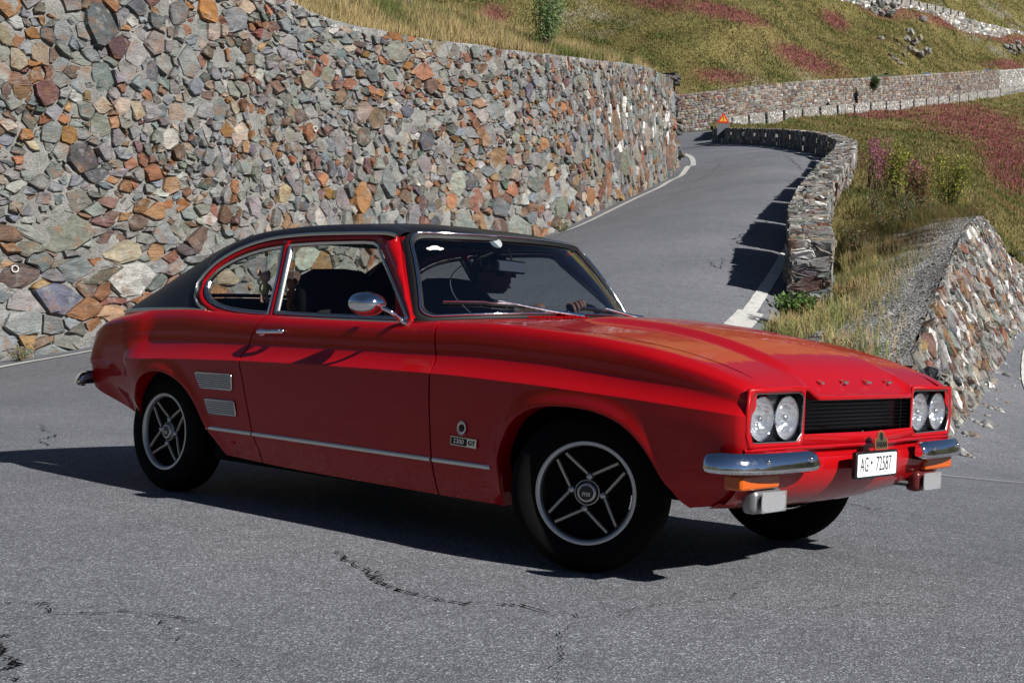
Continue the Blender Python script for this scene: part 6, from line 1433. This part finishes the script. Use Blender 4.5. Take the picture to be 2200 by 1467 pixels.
# ---- wheels
def wheel(cx, s, steer=0, spin=0):
    """tyre 0.57 m, 13 inch four-spoke sports wheel; built round the origin with its outer side on +Y, then placed"""
    w0 = empty('wheel', (0, 0, 0), car); R = .283; hw = .088; yo = .0
    tp = [(.168, .070), (.178, .080), (.20, .088), (.235, .089), (.262, .080), (.277, .064), (.283, .045)]
    prof = tp+[(.2835, .03), (.277, .028), (.277, .024), (.2835, .022), (.2835, .004), (.277, .002), (.277, -.002), (.2835, -.004), (.2835, -.022), (.277, -.024), (.277, -.028), (.2835, -.03)]+[(r, -h) for r, h in tp[::-1]]
    parts = [MB().lathe(prof, (0, 0, 0), (0, 1, 0), 72).build('tyre', TYRE, w0, 50)]
    parts.append(MB().lathe([(.183, .074), (.1815, .082), (.176, .0835), (.168, .080), (.1655, .072), (.163, .06)], (0, 0, 0), (0, 1, 0), 72).build('rim_ring', SILVER, w0, 50))
    parts.append(MB().lathe([(.163, .062), (.160, .03), (.155, -.02), (.150, -.06)], (0, 0, 0), (0, 1, 0), 64).build('rim', ALLOYD, w0, 60))
    parts.append(MB().lathe([(.157, .052), (.154, .045), (.135, .030), (.10, .018), (.045, .014), (0, .014)], (0, 0, 0), (0, 1, 0), 64).build('wheel_centre', pmat('wheel_black', (.004, .004, .005), .7, spec=.15), w0, 60))
    m = MB()
    for k in range(4):
        a = math.pi/2*k+spin
        nb = np.array([.058*math.cos(a), .050, .058*math.sin(a)])
        for d in (-1, 1):
            e = a+d*.66; tip = np.array([.156*math.cos(e), .062, .156*math.sin(e)])
            st = nb+np.array([math.cos(a+d*.9)*.012, 0, math.sin(a+d*.9)*.012]); m.tube([st, (st+tip)/2+np.array([0, .002, 0]), tip], 1, 6, flat=(.0068, .007, (0, 1, 0)))
        # arc linking the bosses
        for q in range(6):
            t0, t1 = a+math.pi/2*q/6, a+math.pi/2*(q+1)/6; rr = lambda t: .043
            m.tube([(rr(t0)*math.cos(t0), .054, rr(t0)*math.sin(t0)), (rr(t1)*math.cos(t1), .054, rr(t1)*math.sin(t1))], 1, 5, flat=(.0035, .005, (0, 1, 0)))
    parts.append(m.build('spoke_ribs', pmat('rib_alloy', (.50, .48, .42), .42, .6), w0, 60))
    for k in range(4):
        a = math.pi/2*k+spin; c = (.058*math.cos(a), .046, .058*math.sin(a))
        parts.append(MB().lathe([(.0175, -.01), (.0175, .008), (.0155, .009), (.014, .0), (0, 0)], c, (0, 1, 0), 16).build('nut_boss', ALLOYD, w0, 50))
        parts.append(MB().lathe([(.0128, -.004), (.0128, .012), (.010, .018), (0, .021)], c, (0, 1, 0), 10).build('wheel_nut', SILVER, w0, 50))
    parts.append(MB().lathe([(.036, .03), (.035, .066), (.031, .070), (.026, .070), (.024, .067)], (0, 0, 0), (0, 1, 0), 32).build('hub_ring', SILVER, w0, 50))
    parts.append(MB().lathe([(.0245, .064), (.0235, .0695), (0, .0705)], (0, 0, 0), (0, 1, 0), 24).build('hub_cap', BLACK, w0, 50))
    parts.append(text('hub_lettering', 'ms', .026, SILVER, w0, frame((0, .0715, -.003), (-1, 0, 0), (0, 0, 1)), .0004, bold=.0008))
    # brake drum behind
    M_ = Matrix.Translation((cx, s*.662, .283))@Matrix.Rotation(steer, 4, 'Z')@(Matrix.Identity(4) if s > 0 else Matrix.Rotation(math.pi, 4, 'Z'))
    for p in parts: p.data.transform(M_)
    return w0
wheel(1.262, -1, math.radians(25), .12); wheel(1.262, 1, math.radians(25), .6); wheel(-1.275, -1, 0, .1); wheel(-1.275, 1, 0, .5)

# ---- interior
def seat(cx, cy, hgt=.44, wd=.25, top=1.0):
    P = []
    prof = [(0, 0, wd*.86), (.10, -.03, wd), (.30, -.09, wd), (.48, -.135, wd*.95), (.55, -.15, wd*.80), (.58, -.155, wd*.5), (.585, -.157, .02)]
    for h, dx, w_ in prof:
        row = []
        for a in np.linspace(0, 2*math.pi, 21)[:-1]:
            ca, sa = math.cos(a), math.sin(a); sx = abs(ca)**.6*np.sign(ca); sy = abs(sa)**.5*np.sign(sa)
            row.append((cx+dx+.065*sx*(1 if h < .5 else .8), cy+w_*sy, .46+h*(top-.46)/.585))
        P.append(row)
    o = grid('seat_backrest', lean(P), SEAT, car, 60, closev=True); o.name = 'seat_backrest'
    q = MB().box((cx+.22, cy, .42), (.26, wd*.95, .07)).build('seat_cushion', SEAT, car); bevel(q, .04, 3)
seat(-.36, -.36, top=1.075); seat(-.36, .36, top=1.06)
q = MB().box((-1.02, 0, .50), (.20, .60, .07)).build('rear_seat', SEAT, car); bevel(q, .03, 3)
q = MB().box((-1.22, 0, .72), (.08, .58, .20), rot=((.94, 0, -.34), (0, 1, 0), (.34, 0, .94))).build('rear_backrest', SEAT, car); bevel(q, .03, 3)
MB().box((-1.38, 0, .905), (.16, .60, .012)).build('parcel_shelf', SEAT, car)
q = MB().box((.50, 0, .79), (.13, .64, .055)).box((.44, .36, .845), (.10, .17, .03)).build('dashboard', SEAT, car); bevel(q, .02, 3)
for s in (-1, 1): MB().box((-.25, s*.66, .66), (.80, .012, .17)).build('door_card', SEAT, car)
cw = np.array([.285, .36, .80]); axw = np.array([-.86, 0, .5]); axw /= np.linalg.norm(axw); e2w = np.cross(axw, [0, 1, 0]); e2w *= np.sign(e2w[2])
swp = [cw+.185*(math.cos(a)*np.array([0, 1, 0])+math.sin(a)*e2w) for a in np.linspace(0, 2*math.pi, 49)[:-1]]
sw = MB().tube(swp, .0125, 10, closed=True).build('steering_wheel', BLACK, car, 60)
MB().tube([cw-axw*.25, cw-axw*.02], .02, 10).ball(cw-axw*.01, .03).tube([cw, cw+.18*np.array([0, .9, .0])], .007, 6).tube([cw, cw-.18*np.array([0, .9, .0])], .007, 6).tube([cw, cw-.18*e2w], .007, 6).build('steering_column', BLACK, sw, 60)
rm = MB().box((0, 0, 0), (.012, .108, .029)).build('rear_view_mirror', BLACK, car); rm.data.transform(Matrix.Rotation(math.radians(6), 4, 'Z')); rm.data.transform(Matrix.Translation((.205, .025, 1.118))); bevel(rm, .012, 3)
o = MB().box((0, 0, 0), (.002, .100, .022)).build('mirror_back', pmat('mirror_grey', (.16, .17, .20), .5), rm); o.data.transform(Matrix.Rotation(math.radians(6), 4, 'Z')); o.data.transform(Matrix.Translation((.2185, .025, 1.118))); bevel(o, .002)
MB().tube(crv([(.205, .035, 1.125), (.215, .012, 1.16), (.225, -.02, 1.20)], 8), .0055, 8).build('mirror_stem', CHROME, rm, 60)
# ================================================================== DRIVER, TOYS, CAMERA ON THE SCREEN
def skin(name, verts, edges, mat, parent=None, sub=2, root=0):
    me = bpy.data.meshes.new(name); me.from_pydata([v[:3] for v in verts], edges, []); o = bpy.data.objects.new(name, me); COL.objects.link(o); o.data.materials.append(mat)
    m = o.modifiers.new('k', 'SKIN'); m.use_smooth_shade = True
    for i, v in enumerate(verts):
        r = v[3] if not hasattr(v[3], '__len__') else v[3]; r = (r, r) if not hasattr(r, '__len__') else r; me.skin_vertices[0].data[i].radius = r; me.skin_vertices[0].data[i].use_root = (i == root)
    s = o.modifiers.new('s', 'SUBSURF'); s.levels = sub; s.render_levels = sub
    if parent: o.parent = parent; me.transform(Matrix.Translation(-Vector(parent.location)))
    return o
hx, hy, hz = -.205, .345, 1.085
per = tag(empty('person', (-.30, .36, .46)), 'driver in dark clothes and sunglasses with one bare arm on the steering wheel', 'person')
CLOTH = pmat('dark_shirt', (.012, .013, .018), .85); HAIR = pmat('grey_hair', (.03, .028, .026), .8)
V = [(-.24, .36, .50, (.16, .12)), (-.28, .36, .66, (.155, .11)), (-.32, .36, .82, (.18, .115)), (-.31, .36, .92, (.17, .10)), (-.285, .36, .965, (.065, .06)), (-.255, .352, 1.005, (.052, .055)),
     (-.31, .20, .915, .066), (-.10, .165, .80, .048), (.10, .19, .885, .040), (.245, .235, .945, .030),
     (-.31, .53, .915, .066), (-.10, .565, .78, .048), (.10, .55, .83, .040), (.215, .51, .88, .030),
     (-.02, .27, .50, .085), (.24, .26, .53, .065), (.42, .27, .34, .05), (-.02, .46, .50, .085), (.24, .47, .53, .065), (.42, .46, .34, .05)]
E_ = [(0, 1), (1, 2), (2, 3), (3, 4), (4, 5), (3, 6), (6, 7), (7, 8), (8, 9), (3, 10), (10, 11), (11, 12), (12, 13), (0, 14), (14, 15), (15, 16), (0, 17), (17, 18), (18, 19)]
body = skin('body', V, E_, CLOTH, per)
for nm, a in (('right_forearm', [(-.09, .166, .805, .044), (0, .175, .84, .042), (.10, .19, .885, .036), (.19, .215, .925, .028), (.245, .235, .948, .026)]), ('left_forearm', [(-.09, .564, .785, .044), (.10, .55, .83, .038), (.17, .53, .86, .030), (.215, .51, .882, .027)])):
    fo = skin('forearm', [(p[0], p[1], p[2], p[3]+.006) for p in a], [(i, i+1) for i in range(len(a)-1)], SKIN, per)
# head: lathe-free, shaped by rings from the neck to the crown
rings = [(-.075, .012, .052, .050), (-.062, .020, .062, .056), (-.045, .018, .080, .062), (-.02, .012, .090, .068), (.0, .006, .096, .073), (.03, .0, .099, .077), (.06, -.006, .096, .075), (.088, -.012, .080, .062), (.108, -.014, .050, .040), (.116, -.014, .012, .010)]
P = []
for z, dx, rx, ry in rings:
    row = []
    for a in np.linspace(0, 2*math.pi, 33)[:-1]:
        x = math.cos(a)*rx+dx; y = math.sin(a)*ry; f = max(0, math.cos(a))
        if f > .93 and -.04 < z < .02: x += .018*(f-.93)/.07*(1.2 if z < .0 else .7)
        if z in (-.045,) and f > .9: x += .004
        row.append((hx+x, hy+y, hz+z))
    P.append(row)
head = grid('head', np.array(P), SKIN, None, 70, closev=True); head.parent = per; head.data.transform(Matrix.Translation(-Vector(per.location)))
def padd(o): o.parent = per; o.data.transform(Matrix.Translation(-Vector(per.location))); return o
padd(MB().ball((hx+.106, hy, hz-.006), (.018, .012, .020), 10, 8).build('nose', SKIN, None, 60))
for s in (-1, 1):
    padd(MB().ball((hx+.0, hy+s*.076, hz+.0), (.018, .008, .030), 10, 8).build('ear', SKIN, None, 60)); 
    padd(MB().box((0, 0, 0), (.004, .030, .019)).build('sunglass_lens', BLACK, None)).data.transform(Matrix.Translation(Vector((hx+.094, hy+s*.036, hz+.022))))
    padd(MB().tube([(hx+.092, hy+s*.066, hz+.028), (hx+.0, hy+s*.080, hz+.024)], .003, 6).build('sunglass_arm', BLACK, None, 60))
padd(MB().tube([(hx+.096, hy-.03, hz-.045), (hx+.100, hy, hz-.043), (hx+.096, hy+.03, hz-.045)], .005, 6).build('mouth', pmat('lips', (.25, .09, .07), .5), None, 60))
hp = []
for z, dx, rx, ry in [(-.03, -.018, .082, .074), (.0, -.014, .092, .079), (.035, -.008, .100, .082), (.066, -.010, .100, .080), (.094, -.014, .084, .066), (.115, -.016, .052, .042), (.124, -.016, .010, .010)]:
    hp.append([(hx+math.cos(a)*rx*(1 if z > .04 else (1 if math.cos(a) < .25 else .25/max(.25, math.cos(a))*.8))+dx, hy+math.sin(a)*ry, hz+z) for a in np.linspace(0, 2*math.pi, 29)[:-1]])
padd(grid('hair', np.array(hp), HAIR, None, 70, closev=True))
# hands: palm and five separate fingers closed round the wheel rim
def hand(c, rimdir, side):
    c = np.array(c, float); rd = np.array(rimdir, float); rd /= np.linalg.norm(rd); up = np.array([-.45, 0, .9]); up /= np.linalg.norm(up); fw = np.cross(rd, up); fw *= np.sign(fw[0]) if abs(fw[0]) > .1 else 1
    p = skin('hand', [(*(c-fw*.05+up*.012), (.026, .016)), (*(c-fw*.015+up*.022), (.036, .013)), (*(c+fw*.012+up*.022), (.038, .011))], [(0, 1), (1, 2)], SKIN, per)
    for k in range(4):
        o_ = rd*(k-1.5)*.019; L = (.9, 1.05, 1, .8)[k]
        q = [c+o_+fw*.008+up*.022, c+o_+fw*(.034*L)+up*.014, c+o_+fw*(.040*L)-up*.012, c+o_+fw*(.020*L)-up*.026]
        skin('finger', [(*v, r) for v, r in zip(q, (.0088, .0084, .0078, .0064))], [(0, 1), (1, 2), (2, 3)], SKIN, per)
    q = [c-fw*.02-rd*side*.030+up*.012, c-fw*.012-rd*side*.045-up*.006, c+fw*.010-rd*side*.040-up*.018]
    skin('thumb', [(*v, r) for v, r in zip(q, (.012, .0105, .008))], [(0, 1), (1, 2)], SKIN, per)
def rimpt(a): return cw+.185*(math.cos(a)*np.array([0, 1, 0])+math.sin(a)*e2w), -math.sin(a)*np.array([0, 1, 0])+math.cos(a)*e2w
for a, s in ((math.radians(112), 1), (math.radians(28), -1)):
    q, d_ = rimpt(a); hand(q, d_, s)
# plush toys hanging inside the near rear quarter window
def plush(loc, kind, label):
    t = tag(empty('plush_toy', loc), label, 'toy', None); x, y, z = loc; B = pmat('plush_body_'+kind, (.55, .50, .28) if kind == 'a' else (.55, .20, .08), .95); Hd = pmat('plush_head_'+kind, (.70, .38, .30) if kind == 'a' else (.60, .24, .10), .95)
    MB().ball((x, y, z-.052), (.024, .022, .036), 12, 8).build('torso', B, t, 80); MB().ball((x, y, z), (.027, .025, .025), 12, 8).ball((x+.024, y-.004, z-.004), (.012, .011, .010), 8, 6).build('head', Hd, t, 80)
    for s in (-1, 1):
        MB().ball((x-.012, y+s*.026, z+.018), (.006, .014, .015), 10, 6).build('ear', Hd, t, 80); MB().tube([(x, y+s*.02, z-.035), (x+.012, y+s*.034, z-.062)], [.009, .007], 7).build('arm', B, t, 60); MB().tube([(x, y+s*.011, z-.080), (x+.004, y+s*.016, z-.112)], [.011, .009], 7).ball((x+.008, y+s*.016, z-.114), (.013, .009, .007), 8, 6).build('leg', Hd, t, 60)
    MB().tube([(x, y, z+.022), (x+.012, y+.0, 1.15)], .0015, 5).build('cord', BLACK, t, 0)
    MB().ball((x-.022, y-.018, z-.022), (.013, .004, .013), 10, 6).build('round_tag', TRIM, t, 60)
plush((-.775, -.57, 1.030), 'a', 'pink-headed plush toy with round ears hanging in the rear side window')
plush((-.665, -.50, 1.000), 'b', 'orange-brown plush toy hanging behind the window pillar, next to the pink-headed one')
# action camera stuck to the windscreen
ac = tag(empty('action_camera', (.13, -.075, 1.135)), 'small action camera on a mount behind the windscreen, left of the rear-view mirror', 'camera')
q = MB().box((0, 0, 0), (.012, .030, .022)).build('housing', pmat('camera_grey', (.05, .05, .055), .4), ac); q.data.transform(Matrix.Translation((0, 0, 0)) if False else Matrix.Translation((.0, 0, 0))); q.data.transform(Matrix.Translation(Vector((.13, -.075, 1.135))-Vector((0, 0, 0)))); bevel(q, .004)
q.data.transform(Matrix.Identity(4))
fr = [(.144, -.075+a, 1.135+b) for a, b in ((-.026, -.019), (.026, -.019), (.026, .019), (-.026, .019))]; MB().tube(fr, .0022, 5, closed=True).build('housing_frame', TRIM, ac, 0)
MB().lathe([(.011, 0), (.011, .008), (.008, .009), (0, .009)], (.142, -.085, 1.132), (1, 0, 0), 14).build('camera_lens', BLACK, ac, 50)
MB().tube([(.13, -.105, 1.14), (.16, -.115, 1.155), (.22, -.11, 1.175)], .007, 6).build('mount_arm', TRIM, ac, 60)
MB().tube(crv([(.12, -.108, 1.13), (.08, -.14, 1.12), (.06, -.20, 1.06), (.12, -.24, .98), (.24, -.25, .90)], 20), .0025, 5).build('cable', pmat('cable_grey', (.25, .25, .25), .5), ac, 60)

# ---- motorcyclist coming down the far leg, seen above the parapet
mp = plan(at(1783, 232, 159)); mpw = unplan(mp[0], mp[1]+1.5, mp[2]-.55)
mt = tag(empty('motorcycle', tuple(mpw)), 'motorcycle mostly hidden behind the farther parapet, under the rider with the white helmet', 'motorcycle')
fx = np.array(unplan(1, 0, 0))-np.array(unplan(0, 0, 0)); 
for q in (-.7, .7): MB().lathe([(.22, -.05), (.31, -.05), (.31, .05), (.22, .05)], mpw+fx*q+np.array([0, 0, .31]), np.cross(fx, [0, 0, 1.]), 20).build('wheel', TYRE, mt, 40)
q_ = MB().ball(mpw+np.array([0, 0, .72]), (.38, .16, .16), 12, 8).ball(mpw+fx*.35+np.array([0, 0, .88]), (.2, .15, .14), 10, 6).build('fuel_tank', BLACK, mt, 60)
MB().tube([mpw+fx*.7+np.array([0, 0, .31]), mpw+fx*.45+np.array([0, 0, 1.0])], .04, 8).build('fork', SILVER, mt, 60); MB().tube([mpw-fx*.7+np.array([0, 0, .31]), mpw+np.array([0, 0, .5]), mpw+fx*.4+np.array([0, 0, .8])], .06, 8).build('frame', BLACK, mt, 60)
ri = tag(empty('person', tuple(mpw+np.array([0, 0, .8]))), 'motorcyclist in black with a white helmet behind the farther parapet', 'person')
b0 = mpw+np.array([0, 0, .82])
sd_ = np.cross(fx, [0, 0, 1.])
Vr = [(*(b0-fx*.1), .15), (*(b0-fx*.05+[0, 0, .28]), .16), (*(b0+fx*.05+[0, 0, .50]), .17), (*(b0+fx*.1+[0, 0, .62]), .07)]
Er = [(0, 1), (1, 2), (2, 3)]
for s in (-1, 1):
    k = len(Vr); Vr += [(*(b0+fx*.08+sd_*s*.2+[0, 0, .46]), .07), (*(b0+fx*.25+sd_*s*.28+[0, 0, .28]), .055), (*(b0+fx*.5+sd_*s*.25+[0, 0, .2]), .045)]; Er += [(2, k), (k, k+1), (k+1, k+2)]
    k = len(Vr); Vr += [(*(b0+fx*.3+sd_*s*.2-[0, 0, .02]), .09), (*(b0+fx*.1+sd_*s*.22-[0, 0, .42]), .06)]; Er += [(0, k), (k, k+1)]
skin('body', Vr, Er, CLOTH, ri, 1)
o = MB().ball(b0+fx*.13+np.array([0, 0, .78]), (.15, .14, .16), 14, 10).build('helmet', WHITE, None, 80); o.parent = ri; o.data.transform(Matrix.Translation(-Vector(ri.location)))
o = MB().ball(b0+fx*.22+np.array([0, 0, .77]), (.09, .10, .05), 10, 6).build('visor', BLACK, None, 80); o.parent = ri; o.data.transform(Matrix.Translation(-Vector(ri.location)))
